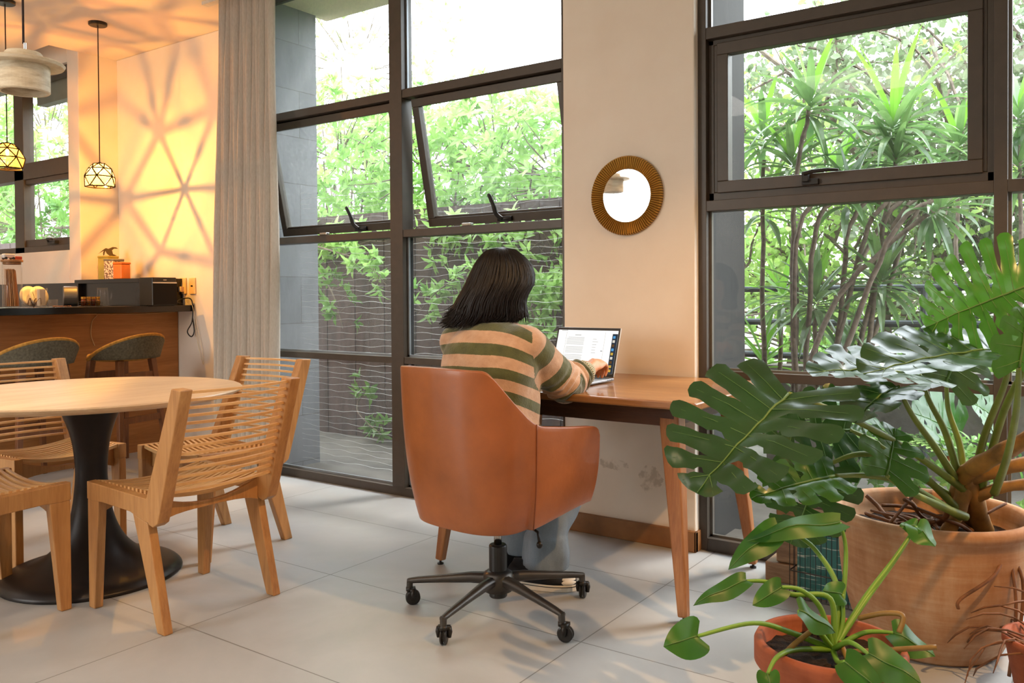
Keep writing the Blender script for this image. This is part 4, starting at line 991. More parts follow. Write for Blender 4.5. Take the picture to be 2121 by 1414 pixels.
def shoe(loc, ang, lab=None):
    o = bpy.data.objects.new('shoe', None); COL.objects.link(o); o.parent = PE; o.location = Vector(loc)-RT; o.rotation_euler = (0, 0, ang)
    def outl(s=1.0, k=28):
        pts = []
        for i in range(k):
            a = 2*PI*i/k; x = math.cos(a); y = math.sin(a); w = .047 if x > 0 else .037; w = lerp(.037, .048, smoothstep(-.6, .6, x)); pts.append((.07+x*.138*s, y*w*s*(1+.0*x)))
        return pts
    MB().prism(outl(1.0), 'z', 0, .030).build('sole', plain('off_white_rubber', 'D9D0C0', .5), o, smooth=False, bevel=.005, segs=3)
    m_ = MB(); m_.prism(outl(1.006), 'z', .018, .021); m_.build('sole_stripe', M['black'], o)
    b = MB(); rings = [(1.0, .028, 0), (.99, .045, 0), (.93, .062, -.006), (.75, .078, -.022), (.50, .092, -.045), (.42, .105, -.05)]
    vs = []
    for s, z, dx in rings:
        for x, y in outl(s): vs.append((x+dx, y, z - max(0, (x-.10))*(.25 if z > .05 else 0)))
    k = 28; nr_ = len(rings)
    b.add(vs, [(i*k+j, i*k+(j+1) % k, (i+1)*k+(j+1) % k, (i+1)*k+j) for i in range(nr_-1) for j in range(k)]+[tuple(range(k-1, -1, -1)), tuple((nr_-1)*k+j for j in range(k))])
    b.build('canvas_upper', plain('black_canvas', '16161A', .85, bump=.3), o, smooth=True)
    MB().ell((.165, 0, .036), (.042, .038, .018)).build('toe_cap', plain('white_rubber_toe', 'DED6C8', .45), o, smooth=True)
    b = MB()
    for q in range(5): x = .085+q*.013-.0; z = .082-q*.0075; b.tube([(x, -.018, z-.008), (x+.004, 0, z-.004), (x, .018, z-.008)], .002, 6)
    b.build('laces', plain('white_laces', 'E6E0D4', .8), o, smooth=True)
shoe((-1.82, 2.650, 0), math.radians(19)); shoe((-1.935, 2.745, 0), math.radians(75))

# hair
rings = [(514, 1034, 1046, .012), (518, 1012, 1066, .045), (530, 997, 1082, .078), (548, 985, 1099, .098), (570, 974, 1106, .108), (590, 965, 1104, .110), (604, 958, 1094, .107), (628, 944, 1086, .098), (650, 934, 1092, .085), (664, 930, 1074, .060), (672, 945, 1020, .030)]
RD = Vector((CR.x, CR.y, 0)).normalized(); BD = Vector((CF.x, CF.y, 0)).normalized()
def hring(k):
    v, ul, ur, dp = rings[k]; s = max(0, (k-4)/6)
    c = P((ul+ur)/2, v, 3.065-.055*s); w = (ur-ul)/2/CAMF*3.06
    return c, w, dp
def hpt(a, f, off=0):
    f = max(0, min(len(rings)-1.001, f)); i = int(f); t = f-i
    c0, w0, d0 = hring(i); c1, w1, d1 = hring(i+1)
    c = c0.lerp(c1, t); w = lerp(w0, w1, t)+off; d = lerp(d0, d1, t)+off
    x = math.cos(a); y = math.sin(a)
    p = c+RD*w*x+BD*d*y
    if y > 0:                                    # the far side: leave the face free
        fy = (p-HC).dot(HF)
        lim = .055 if f < 4 else .03
        if fy > lim: p = p-HF*(fy-lim)*.9
    return p
HRM = Mat('dark_hair'); co = HRM.coords((60, 60, 3)); HRM.set(HRM.ramp(HRM.noise(co, 3, 3), [(.3, '080404'), (.7, '140B0A')]), .46, Specular_IOR_Level=.35)
b = MB(); nr_ = 40; vs = []
for j in range(44):
    for i in range(nr_): vs.append(hpt(2*PI*i/nr_, j/43*(len(rings)-1), -.006))
b.add(vs, [(j*nr_+i, j*nr_+(i+1) % nr_, (j+1)*nr_+(i+1) % nr_, (j+1)*nr_+i) for j in range(43) for i in range(nr_)]+[tuple(range(nr_-1, -1, -1)), tuple(43*nr_+i for i in range(nr_))])
for k in range(1500):
    a = random.uniform(0, 2*PI)
    if .9 < a < 1.5 and random.random() < .8: continue
    f0 = random.uniform(0, 1.5); f1 = random.uniform(7.2, 10.0) if random.random() < .75 else random.uniform(5, 8)
    da = random.uniform(-.12, .12); off = random.uniform(-.004, .004); pts = []; m_ = 12
    for i in range(m_+1):
        t = i/m_; f = lerp(f0, f1, t); pts.append(hpt(a+da*t+.02*math.sin(t*6+k), f, off+.001*math.sin(t*9+k)))
    d = (pts[-1]-pts[-2]); L_ = d.length
    left = max(0, -math.cos(a))
    ext = random.uniform(.01, .035)
    if f1 > 7: pts.append(pts[-1]+d.normalized()*ext*.6-RD*left*ext*.4); pts.append(pts[-1]+Vector((0, 0, -ext*.25))-RD*left*ext*.6)
    r = random.uniform(.0012, .0030); rad = [r*.8]+[r]*(len(pts)-4)+[r*.8, r*.5, r*.2]
    b.tube(pts, rad, 4, cap=False)
hr = b.build('hair', HRM.m, PE, smooth=True); hr.location = -RT

# ================================================================ garden outside
def leaf_mat(name, c1, c2, trans=.45, rough=.35, tcol=None, scale=3):
    a = Mat(name); co = a.coords(); n = a.noise(co, scale, 3, .6)
    c = a.ramp(n, [(.3, c1), (.7, c2)]); a.set(c, rough, Coat_Weight=.5 if rough < .31 else 0, Coat_Roughness=.28)
    t = a.n('ShaderNodeBsdfTranslucent')
    if tcol: t.inputs[0].default_value = lin(tcol)
    else: a.l(c, t.inputs[0])
    mx = a.n('ShaderNodeMixShader'); mx.inputs[0].default_value = trans
    a.l(a.b.outputs[0], mx.inputs[1]); a.l(t.outputs[0], mx.inputs[2]); a.l(mx.outputs[0], a.out.inputs[0]); return a.m
rnd = random.Random(11)
def rv(): 
    while True:
        v = Vector((rnd.uniform(-1, 1), rnd.uniform(-1, 1), rnd.uniform(-1, 1)))
        if .05 < v.length < 1: return v.normalized()
def leaf(b, p, d, nrm, L, W, fold=.25, droop=.15):
    s = d.cross(nrm)
    s = s.normalized() if s.length > 1e-5 else d.orthogonal().normalized()
    n = s.cross(d)
    q = [p, p+d*L*.35+s*W*.5+n*fold*W*.5, p+d*L*.4, p+d*L*.35-s*W*.5+n*fold*W*.5, p+d*L*.72+s*W*.34+n*(fold*W*.4-droop*L*.4), p+d*L*.75-n*droop*L*.3, p+d*L*.72-s*W*.34+n*(fold*W*.4-droop*L*.4), p+d*L-n*droop*L]
    b.add(q, [(0, 1, 2), (0, 2, 3), (1, 4, 5, 2), (2, 5, 6, 3), (4, 7, 5), (5, 7, 6)])
def whorl(b, p, d, n, L, W):
    for k in range(n):
        a = 2*PI*k/n+rnd.uniform(-.4, .4); o = d.orthogonal().normalized(); o2 = d.cross(o)
        dd = (d*rnd.uniform(.25, 1.1)+(o*math.cos(a)+o2*math.sin(a))).normalized()
        leaf(b, p-d*rnd.uniform(0, .03), dd, (d+rv()*.3), L*rnd.uniform(.7, 1.15), W*rnd.uniform(.8, 1.1))
def shrub(name, label, c, r, n, L, W, mats, group='hedge shrubs beyond the fence', per=6, stem=True, wood_m=None, low=-1.0):
    o = thing(name, label, 'shrub', (c.x, c.y, 0), 0, group)
    b = MB(); tw = MB(); C0 = Vector((0, 0, c.z))
    for k in range(n):
        v = rv(); v.z = max(v.z, low); rr = rnd.uniform(.55, 1.0)**.6
        p = C0+Vector((v.x*r[0], v.y*r[1], v.z*r[2]))*rr*(1+.18*mnoise.noise(v*2.3+c))
        d = (v+Vector((0, 0, .25))+rv()*.5).normalized(); whorl(b, p, d, per, L, W)
        if k % 7 == 0: tw.tube([C0+Vector((v.x*r[0], v.y*r[1], v.z*r[2]))*.3, p.lerp(C0, .3)+rv()*.05, p], [.008, .005, .002], 4, cap=False)
    b.build('foliage', mats, o)
    if stem:
        for k in range(4):
            a = k*1.6; tw.tube([(.1*math.cos(a), .1*math.sin(a), -.1), (r[0]*.2*math.cos(a), r[1]*.2*math.sin(a), c.z*.5), (r[0]*.4*math.cos(a), r[1]*.4*math.sin(a), c.z)], [.022, .016, .008], 6)
        tw.build('branches', wood_m or M['bark'], o)
    return o
M['bark'] = plain('grey_brown_bark', '6E6256', .9, var=.2, scale=20)
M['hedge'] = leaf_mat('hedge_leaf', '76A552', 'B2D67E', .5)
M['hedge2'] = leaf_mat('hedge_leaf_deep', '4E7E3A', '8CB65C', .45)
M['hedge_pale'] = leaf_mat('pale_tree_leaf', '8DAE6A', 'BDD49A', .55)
struct(MB().box(-40, 40, 3.96, 60, -.35, -.05).box(-40, 40, 3.62, 3.96, -.35, -.03).build('ground_outside', plain('garden_ground', '5F5B54', .95, var=.25, scale=2, bump=.3)))
# board fence and wire netting
def fence_mat():
    a = Mat('dark_fence_board'); co = a.coords((1, 1, .25)); sp = a.n('ShaderNodeSeparateXYZ'); tc = a.n('ShaderNodeTexCoord'); a.l(tc.outputs['Object'], sp.inputs[0])
    n = a.noise(co, 9, 6, .7); a.set(a.ramp(n, [(.3, '3A2E2C'), (.7, '5A4A46')]), .85)
    w = a.math('LESS_THAN', a.math('FRACT', a.math('MULTIPLY', sp.outputs[0], 4.5)), .05); a.bump(a.math('SUBTRACT', 1, w), .5, .01); return a.m
FE = MB()
k = 0
for i in range(74):
    x = -14.2+i*.166; FE.box(x, x+.160, 4.95+.004*(i % 2), 4.975+.004*(i % 2), -.06, 1.78)
for z in (.3, 1.5): FE.box(-14.2, -1.9, 4.98, 5.03, z, z+.08)
t = FE.build('board_fence', fence_mat()); tag(t, 'dark brown vertical board fence across the garden strip', 'fence')
NT = MB()
for i in range(47):
    z = .03+i*.0385; pts = []
    for j in range(60):
        x = -4.40+j*(2.33/59); pts.append((x, 3.80+.004*math.sin(j*1.3+i), z+.0045*math.sin(j*1.05+i*2.2)+.010*math.sin(j*.12+i*.5)))
    NT.tube(pts, .0007 if i % 9 else .0012, 3, cap=False)
t = NT.build('wire_netting', plain('pale_wire', 'B9B9B4', .5, .3)); tag(t, 'thin wavy pale wire netting stretched outside the tall window beside the curtain', 'netting')
hs = [  # u, v, Y, radii, count
 (700, 340, 5.9, (1.0, .55, .85), 330, 'hedge', 'leafy green shrub beyond the fence, behind the sash nearest the curtain'),
 (880, 360, 5.9, (1.0, .55, .80), 330, 'hedge', 'leafy green shrub beyond the fence, seen past the open gap of the sash'),
 (1030, 350, 6.0, (.95, .55, .85), 330, 'hedge', 'leafy green shrub beyond the fence, directly behind the tilted pane'),
 (1160, 380, 5.8, (.85, .55, .75), 300, 'hedge', 'leafy green shrub beyond the fence, beside the plaster pier'),
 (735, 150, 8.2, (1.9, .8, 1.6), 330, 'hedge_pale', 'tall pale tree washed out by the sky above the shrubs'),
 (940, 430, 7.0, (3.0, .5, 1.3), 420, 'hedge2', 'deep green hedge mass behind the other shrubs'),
]
for k, (u, v, t_, r, n_, mt, lb) in enumerate(hs):
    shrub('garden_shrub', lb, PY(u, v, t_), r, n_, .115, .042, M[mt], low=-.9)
def branch_spray(pts, label, n=34, L=.10, W=.038, mt='hedge', spread=.16):
    pts = bez(pts, 8); o = thing('leafy_branch', label, 'branch', pts[0], 0, 'sprays reaching over the fence')
    b = MB(); tw = MB(); q = [p-pts[0] for p in pts]
    tw.tube(q, [.008*(1-i/len(q))+.002 for i in range(len(q))], 5)
    for k in range(n):
        t = rnd.random(); i = int(t*(len(q)-1)); p = q[i]; d = (rv()+Vector((0, 0, .2))).normalized(); e = p+d*rnd.uniform(.3, 1)*spread
        tw.tube([p, (p+e)/2+rv()*.01, e], [.003, .002, .0015], 4, cap=False); whorl(b, e, d, 6, L, W)
    tw.build('twigs', M['bark'], o); b.build('foliage', M[mt], o); return o
def Y4(*a): return [PY(*q) for q in a]
branch_spray(Y4((620, 500, 4.9), (690, 520, 4.75), (760, 545, 4.65), (800, 590, 4.6)), 'bright leafy spray hanging over the fence top next to the stone fin', 46)
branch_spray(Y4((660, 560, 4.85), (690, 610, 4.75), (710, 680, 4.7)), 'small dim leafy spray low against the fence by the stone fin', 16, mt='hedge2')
branch_spray(Y4((1060, 530, 4.9), (980, 560, 4.7), (910, 600, 4.6), (865, 650, 4.5)), 'long leafy spray reaching past the seated person towards the mullion', 40)
branch_spray(Y4((1180, 560, 4.85), (1140, 610, 4.7), (1100, 640, 4.6), (1150, 710, 4.6)), 'leafy spray between the seated person and the pier', 54)
branch_spray(Y4((860, 480, 5.0), (950, 500, 4.95), (1060, 500, 4.9), (1180, 520, 4.9)), 'band of leaves along the fence top above the person', 90, spread=.26)
branch_spray(Y4((640, 480, 5.0), (700, 495, 4.95), (800, 500, 4.9)), 'band of leaves along the fence top beside the stone fin', 50, spread=.22)
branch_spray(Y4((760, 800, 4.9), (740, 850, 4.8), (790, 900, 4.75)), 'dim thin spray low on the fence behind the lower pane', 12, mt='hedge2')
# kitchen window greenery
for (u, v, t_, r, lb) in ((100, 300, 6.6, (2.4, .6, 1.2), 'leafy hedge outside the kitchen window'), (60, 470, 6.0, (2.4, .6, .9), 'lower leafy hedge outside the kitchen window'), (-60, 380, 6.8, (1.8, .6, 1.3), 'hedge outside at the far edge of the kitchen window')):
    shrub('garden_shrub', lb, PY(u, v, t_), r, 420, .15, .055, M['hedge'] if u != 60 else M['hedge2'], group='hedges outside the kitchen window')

# garden of the right-hand window
M['strap_young'] = leaf_mat('young_strap_leaf', '5F942C', '86B848', .5)
M['strap'] = leaf_mat('strap_leaf', '3A5E34', '7C9E5C', .4, .3)
M['stemgrey'] = plain('palm_stem_bark', '6B5E52', .85, var=.25, scale=30)
def strap(b, p, d, L, W, droop):
    s = d.cross(Vector((0, 0, 1))); s = s.normalized() if s.length > .05 else Vector((1, 0, 0)); m_ = 9; pt = p.copy(); vs = []; dd = d.copy()
    for i in range(m_):
        t = i/(m_-1); w = W*.5*(min(1, .35+t*3) if t < .3 else 1)*(1-max(0, (t-.45)/.55)**1.7)+.0005; n = s.cross(dd)
        vs += [pt-s*w+n*w*.35, pt-n*w*.1, pt+s*w+n*w*.35]
        dd = (dd+Vector((0, 0, -droop*(.15+t)))).normalized(); pt = pt+dd*L/(m_-1)
    b.add(vs, [(i*3+j, i*3+j+1, i*3+4+j, i*3+3+j) for i in range(m_-1) for j in range(2)])
def dracaena(label, stempts, heads, group='strap-leaved cane plants outside the right-hand window'):
    base = Vector(stempts[0][0]); o = thing('cane_plant', label, 'plant', base, 0, group)
    for st in stempts:
        q = [Vector(p)-base for p in bez(st, 6)]
        q = [p+rv()*.006 for p in q]; MB().tube(q, [.017-.006*i/len(q) for i in range(len(q))], 6).build('stem', M['stemgrey'], o, smooth=True)
    for (c, up, n, L, young) in heads:
        c = Vector(c)-base; up = Vector(up).normalized(); b = MB(); y = MB()
        for k in range(n):
            a = k*2.4+rnd.uniform(-.2, .2); el = lerp(1.35, -.45, (k/n)**.8); o1 = up.orthogonal().normalized(); o2 = up.cross(o1)
            d = (up*math.sin(el)+(o1*math.cos(a)+o2*math.sin(a))*math.cos(el)).normalized()
            strap(y if k < young else b, c-up*.10*(k/n)+d*.01, d, L*rnd.uniform(.75, 1.1), .042, .10+.16*(k/n))
        b.build('leaf_crown', M['strap'], o)
        if young: y.build('young_leaves', M['strap_young'], o)
    return o
Z3 = (0, 0, 1)
dracaena('cane plant whose dark crown stands highest beside the dark stone fin', [[P(1655, 900, 4.7), P(1640, 600, 4.7), P(1650, 380, 4.65), P(1678, 215, 4.6)]], [(P(1680, 205, 4.6), (.1, 0, 1), 30, .42, 4)])
dracaena('large cane plant with bright upright young leaves in the middle of the right-hand window', [[P(1700, 900, 4.9), P(1760, 600, 4.9), P(1840, 430, 4.85), P(1855, 300, 4.8)]], [(P(1850, 250, 4.8), (.0, 0, 1), 40, .50, 9), (P(1855, 320, 4.8), (0, 0, 1), 26, .38, 0)])
dracaena('slim cane plant pressed against the dark stone fin', [[P(1585, 900, 5.0), P(1580, 600, 5.0), P(1582, 330, 5.0)]], [(P(1580, 270, 5.0), (0, 0, 1), 28, .38, 5), (P(1585, 420, 5.0), (0, 0, 1), 16, .34, 6)])
dracaena('cane plant with drooping crown just above the handle of the closed sash', [[P(1640, 900, 4.9), P(1650, 600, 4.9), P(1640, 400, 4.8)]], [(P(1640, 330, 4.8), (0, 0, 1), 30, .36, 6), (P(1740, 350, 5.1), (0, 0, 1), 24, .36, 5)])
dracaena('cane plant with crossing grey stems and a crown hanging at half height', [[P(1690, 900, 4.5), P(1760, 700, 4.5), P(1850, 480, 4.4), P(1930, 415, 4.4)], [P(1640, 880, 4.6), P(1720, 640, 4.55), P(1850, 500, 4.5), P(1990, 400, 4.5)]], [(P(1830, 570, 4.6), (.2, 0, .8), 30, .36, 0), (P(1960, 425, 4.4), (.7, 0, .5), 24, .34, 0)])
dracaena('clump of thin bare grey canes leaning to the mullion side behind the sill', [[P(u0, 900, 4.75), P(u0+(u1-u0)*.45, 690, 4.7), P(u1, 470, 4.6), P(u1+60, 400, 4.6)] for u0, u1 in ((1660, 1690), (1690, 1800), (1720, 1760), (1735, 1850), (1760, 1880), (1640, 1655), (1780, 1830))], [(P(1760, 395, 4.65), (.2, 0, 1), 22, .34, 0)])
dracaena('low grey-green cane plant fanning out behind the railing', [[P(1700, 900, 4.8), P(1690, 760, 4.8), P(1690, 640, 4.8)]], [(P(1690, 610, 4.8), (0, 0, 1), 34, .40, 3), (P(1750, 740, 4.9), (0, 0, 1), 30, .36, 0)])
dracaena('cane plant at the far side of the right-hand window by the mullion', [[P(1990, 900, 5.3), P(1980, 600, 5.3), P(1985, 350, 5.3)]], [(P(1985, 290, 5.3), (0, 0, 1), 34, .44, 5)])
dracaena('yellow-green cane plant low beside the stone fin', [[P(1580, 860, 5.2), P(1585, 760, 5.2)], [P(1610, 860, 5.2), P(1620, 640, 5.2)]], [(P(1580, 740, 5.2), (0, 0, 1), 20, .38, 14), (P(1620, 600, 5.2), (0, 0, 1), 22, .34, 12)])
dracaena('cane plant filling the narrow light past the mullion', [[P(2110, 900, 5.0), P(2115, 300, 5.0)]], [(P(2110, 230, 5.0), (0, 0, 1), 26, .40, 3), (P(2110, 330, 5.0), (0, 0, 1), 26, .36, 0)])
def lacy(label, c, r, n, br, mt, L=.075, W=.05):
    o = thing('garden_tree', label, 'tree', (c.x, c.y, 0), 0, 'trees at the back of the garden')
    b = MB(); tw = MB(); C0 = Vector((0, 0, c.z))
    for k in range(br):
        p = Vector((rnd.uniform(-.3, .3), 0, -.05)) if k < 2 else C0+Vector((rnd.uniform(-1, 1)*r[0], rnd.uniform(-1, 1)*r[1], rnd.uniform(-1, .3)*r[2])); pts = [p]; d = (Vector((rnd.uniform(-.5, .5), 0, 1)) if k < 2 else rv()+Vector((0, 0, .3))).normalized(); m_ = 12 if k < 2 else 7
        for i in range(m_): d = (d+rv()*.28).normalized(); pts.append(pts[-1]+d*(c.z*.14 if k < 2 else r[0]*.16))
        tw.tube(pts, [(.05 if k < 2 else .014)*(1-i/(m_+1))+.003 for i in range(m_+1)], 5, cap=False)
        for i in range(2, m_):
            for j in range(n):
                e = pts[i]+rv()*rnd.uniform(.05, .30); dd = rv(); leaf(b, e, dd, rv(), L*rnd.uniform(.6, 1.2), W)
                if j % 5 == 0: tw.tube([pts[i], e], [.003, .0015], 3, cap=False)
    tw.build('branches', M['bark'], o); b.build('foliage', M[mt], o)
M['lace1'] = leaf_mat('garden_tree_leaf', '7AA648', 'B8D678', .55)
M['lace2'] = leaf_mat('garden_tree_leaf_grey', '5A6E4C', '8E9E78', .45)
lacy('lacy green tree whose twigs fill the top corner of the right-hand window', P(1950, 160, 6.6), (1.1, .5, 1.0), 26, 44, 'lace2')
lacy('lacy tree with round leaves behind the crossing grey stems', P(1900, 470, 6.8), (1.2, .5, 1.0), 20, 34, 'lace1')
lacy('thin pale tree near the dark stone fin', P(1620, 300, 7.6), (1.0, .5, 1.4), 20, 34, 'lace1')
lacy('thin twiggy tree behind the narrow light past the mullion', P(2110, 300, 6.4), (.6, .5, 1.5), 22, 34, 'lace2')
lacy('low leafy tree behind the railing', P(1720, 620, 7.2), (1.5, .5, .8), 16, 30, 'lace1')
shrub('garden_shrub', 'bushy light green shrub low behind the railing at the middle of the garden', P(1690, 730, 8.0), (1.6, .5, .6), 170, .12, .05, M['hedge'], group='low shrubs behind the railing')
shrub('garden_shrub', 'bushy green shrub low behind the railing near the mullion', P(1980, 750, 7.6), (1.2, .5, .5), 130, .12, .05, M['hedge2'], group='low shrubs behind the railing')
b = MB(); zr = PY(2000, 672, 5.6).z
b.tube([(-3.0, 5.6, zr), (2.4, 5.6, zr)], .022, 10); b.tube([(-3.0, 5.6, zr+.22), (2.4, 5.6, zr+.22)], .022, 10); b.tube([(-3.0, 5.6, zr-.22), (2.4, 5.6, zr-.22)], .022, 10)
for x in (-2.6, -.9, .9, 2.2): b.tube([(x, 5.6, -.05), (x, 5.6, zr+.22)], .022, 10)
t = b.build('metal_railing', plain('dark_grey_railing', '3E4548', .5, .5)); tag(t, 'dark metal pipe railing crossing the garden behind the cane plants', 'railing')
t = MB().box(-1.9, 2.4, 5.72, 5.9, -.06, .62).build('planter_wall', plain('damp_concrete', '5E5A52', .9, var=.2, scale=5, bump=.3)); tag(t, 'low damp concrete planter wall outside the right-hand window', 'planter wall')
# undergrowth close to the glass
def fern(label, c, n, L, mt='hedge'):
    o = thing('fern', label, 'fern', (c.x, c.y, c.z), 0, 'ferns outside the right-hand window'); b = MB()
    for k in range(n):
        a = rnd.uniform(0, 2*PI); d = Vector((math.cos(a)*.6, math.sin(a)*.6, 1)).normalized(); p = Vector((0, 0, 0)); pts = [p]
        for i in range(12):
            d = (d+Vector((math.cos(a), math.sin(a), -1.0))*.12).normalized(); p = p+d*L/12; pts.append(p); s = d.cross(Vector((0, 0, 1))).normalized()
            for sg in (-1, 1): leaf(b, p, (s*sg+d*.4).normalized(), Vector((0, 0, 1)), L*.20*(1-i/14), L*.06, .1, .1)
        b.tube(pts, .0018, 4, cap=False)
    b.build('fronds', M[mt], o)
for (u, v, t_, lb) in ((1700, 900, 4.4, 'bright fern behind the lower pane near the mid rail'), (1780, 920, 4.5, 'bright fern in the middle of the lower pane'), (1840, 930, 4.3, 'fern behind the lower pane near the monstera stems')):
    fern(lb, P(u, v, t_), 12, .34)
shrub('garden_shrub', 'dark low undergrowth behind the lower pane', Vector((-.75, 4.62, .16)), (.6, .22, .26), 130, .07, .03, M['hedge2'], group='low shrubs behind the railing', stem=False)

# ================================================================ potted plants in the room
def terracotta(name, c1, c2, c3):
    a = Mat(name); co = a.coords((1, 1, 1)); n = a.noise(co, 4, 7, .65, .5); n2 = a.noise(a.coords((5, 5, .7)), 6, 5); n3 = a.noise(a.coords((2, 2, 22)), 3, 4)
    f = a.math('ADD', a.math('MULTIPLY', n, .5), a.math('ADD', a.math('MULTIPLY', n2, .25), a.math('MULTIPLY', n3, .25)))
    a.set(a.ramp(f, [(.36, c1), (.5, c2), (.66, c3)]), .8); a.bump(a.math('ADD', n, a.math('MULTIPLY', n3, .6)), .25, .006); return a.m
M['terra'] = terracotta('weathered_terracotta', '94643E', 'A97C56', 'BC9C7C')
M['terra2'] = terracotta('red_terracotta', '8A4528', '9E5535', 'AB6848')
def soil_mat():
    a = Mat('potting_soil'); co = a.coords(); n = a.noise(co, 40, 6, .75); a.set(a.ramp(n, [(.4, '1A100A'), (.6, '3A2618'), (.75, '5A3E28')]), .95); a.bump(n, 1, .02); return a.m
M['soil'] = soil_mat()
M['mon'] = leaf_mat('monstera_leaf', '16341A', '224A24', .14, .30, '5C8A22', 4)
M['mon_lit'] = leaf_mat('monstera_leaf_lit', '1F4A16', '2F621E', .34, .3, '5C9822', 4)  # brighter copy of the monstera leaf, lit look put into the colour
M['petiole'] = plain('green_stalk', '6E7E34', .5, var=.15, scale=10)
M['petiole2'] = plain('brown_green_stalk', '8A6A30', .55, var=.2, scale=10)
M['root'] = plain('aerial_root', '6A4326', .8, var=.25, scale=20)

def monstera_leaf(name, base, tip, nrm, wid, mat, parent, lobes=6, slit=.55, holes=True, curl=.25, fold=.12, split_l=True, seed=1, stalk=None, stalk_m=None):
    """heart-shaped leaf with slits running in from the margin; base = where the stalk joins"""
    R_ = random.Random(seed); base = Vector(base); tip = Vector(tip); ax = (tip-base); L = ax.length; ax.normalize(); nrm = Vector(nrm); nrm = (nrm-ax*nrm.dot(ax)).normalized(); sd = ax.cross(nrm)
    def prof(s):     # half width along the midrib
        return wid*.5*(math.sin(PI*min(1, (s+.16)/1.16)**.80)**.75)
    def pt(s, t, sg):
        # lateral veins sweep backwards at the heart base and forward at the tip
        sw = lerp(-.62, .55, s**.8)
        w = prof(s)
        y = sg*w*t*math.cos(sw*.75)*1.05; x = s*L+w*t*math.sin(sw)*.95
        z = -curl*L*((x/L-.2)**2)*.9 - fold*abs(y)*0 + abs(y)*(fold+.10) - .55*curl*(y*y)/max(wid*.5, .01) + .012*L*math.sin(s*lobes*2*PI)*t
        z += .02*L*mnoise.noise(Vector((x*9/L, y*9/L, seed*3.1)))
        return base+ax*x+sd*y+nrm*z
    b = MB()
    for sg in (-1, 1):
        nl = lobes
        for k in range(nl):
            s0, s1 = k/nl, (k+1)/nl; nt, ns = 12, 5
            dep = slit*R_.uniform(.8, 1.15); gapw = R_.uniform(.10, .20)
            hole = holes and R_.random() < .75 and 0 < k < nl-1
            vs = []
            for i in range(nt+1):
                t = i/nt
                t0 = 1-dep
                g0 = g1 = 0
                if t > t0: g = gapw*smoothstep(t0, min(1, t0+.18), t); g0 = g if k > 0 else 0; g1 = g if k < nl-1 else 0
                if hole and .16 < t < .42: g1 = max(g1, .32*math.sin(PI*(t-.16)/.26))
                tt = t*(1-.05*((k+sg) % 2))
                for j in range(ns):
                    f = j/(ns-1); s = lerp(s0+(s1-s0)*g0, s1-(s1-s0)*g1, f)
                    te = tt if t < .8 else tt-(t-.8)*1.0*(abs(f-.5)*2)**3.2*.36
                    vs.append(pt(s, te, sg))
            fs = [(i*ns+j, i*ns+j+1, (i+1)*ns+j+1, (i+1)*ns+j) for i in range(nt) for j in range(ns-1)]
            b.add(vs, fs)
    o = thing_part(name, parent); lf = b.build('leaf_blade', mat, o, smooth=True)
    vb = MB(); pts = [pt(i/14, 0, 1)+nrm*.0015 for i in range(15)]; vb.tube(pts, [.0032*(1-i/16)+.0008 for i in range(15)], 6)
    for sg in (-1, 1):
        for k in range(lobes):
            s = (k+.5)/lobes; vb.tube([pt(s*.93, 0, sg)+nrm*.001, pt(s*.97, .4, sg)+nrm*.001, pt(s, .85, sg)+nrm*.001], [.0012, .0008, .0004], 4, cap=False)
    vb.build('veins', M['veins'], o, smooth=True)
    if stalk:
        q = bez([Vector(p) for p in stalk]+[base], 8); MB().tube(q, [lerp(.013, .0055, i/(len(q)-1)) for i in range(len(q))], 8).build('stalk', stalk_m or M['petiole'], o, smooth=True)
    off = parent.location
    o.location = -off
    return o
M['veins'] = plain('pale_leaf_vein', '56783A', .5, var=.05)
def thing_part(name, parent):
    o = bpy.data.objects.new(name, None); COL.objects.link(o); o.parent = parent; return o

# ---- big pot
PC = P(1927, 1085, 2.69); px, py = PC.x, PC.y; Zr = .425
BP = thing('potted_monstera', 'large split-leaf plant in a big weathered terracotta pot', 'potted plant', (px, py, 0))
def ridge(a, z): return 1+.004*math.sin(z*260)*(1 if .07 < z < .20 else .2)+.004*math.sin(a*3+z*6)
prof = [(0, 0), (.185, 0), (.20, .012), (.238, .09), (.262, .18), (.272, .27), (.274, .35), (.278, .385), (.292, .395), (.295, .415), (.288, .428), (.272, .428), (.262, .418), (.258, .38), (.25, .34), (0, .34)]
MB().lathe(prof, 96, wob=ridge).build('pot', M['terra'], BP, smooth=True)
b = MB(); b.grid(lambda a, c: ((.256*c)*math.cos(2*PI*a), (.256*c)*math.sin(2*PI*a), .352+.018*mnoise.noise(Vector((c*5*math.cos(2*PI*a), c*5*math.sin(2*PI*a), 3)))+.012*(1-c)), 48, 14, True)
b.build('soil', M['soil'], BP, smooth=True)
BL = BP.location
def loc(v): return Vector(v)-BL
rb = MB(); rr_ = random.Random(5)
for k in range(26):
    a = rr_.uniform(0, 2*PI); r0 = rr_.uniform(.02, .2); p = Vector((r0*math.cos(a), r0*math.sin(a), .37)); pts = [p]; d = Vector((rr_.uniform(-1, 1), rr_.uniform(-1, 1), .2)).normalized()
    for i in range(5):
        d = (d+Vector((rr_.uniform(-.7, .7), rr_.uniform(-.7, .7), rr_.uniform(-.25, .15)))).normalized(); q = pts[-1]+d*.045
        if math.hypot(q.x, q.y) > .235: break
        q.z = max(.365, q.z); pts.append(q)
    if len(pts) > 2: rb.tube(bez(pts, 3), rr_.uniform(.004, .009), 6)
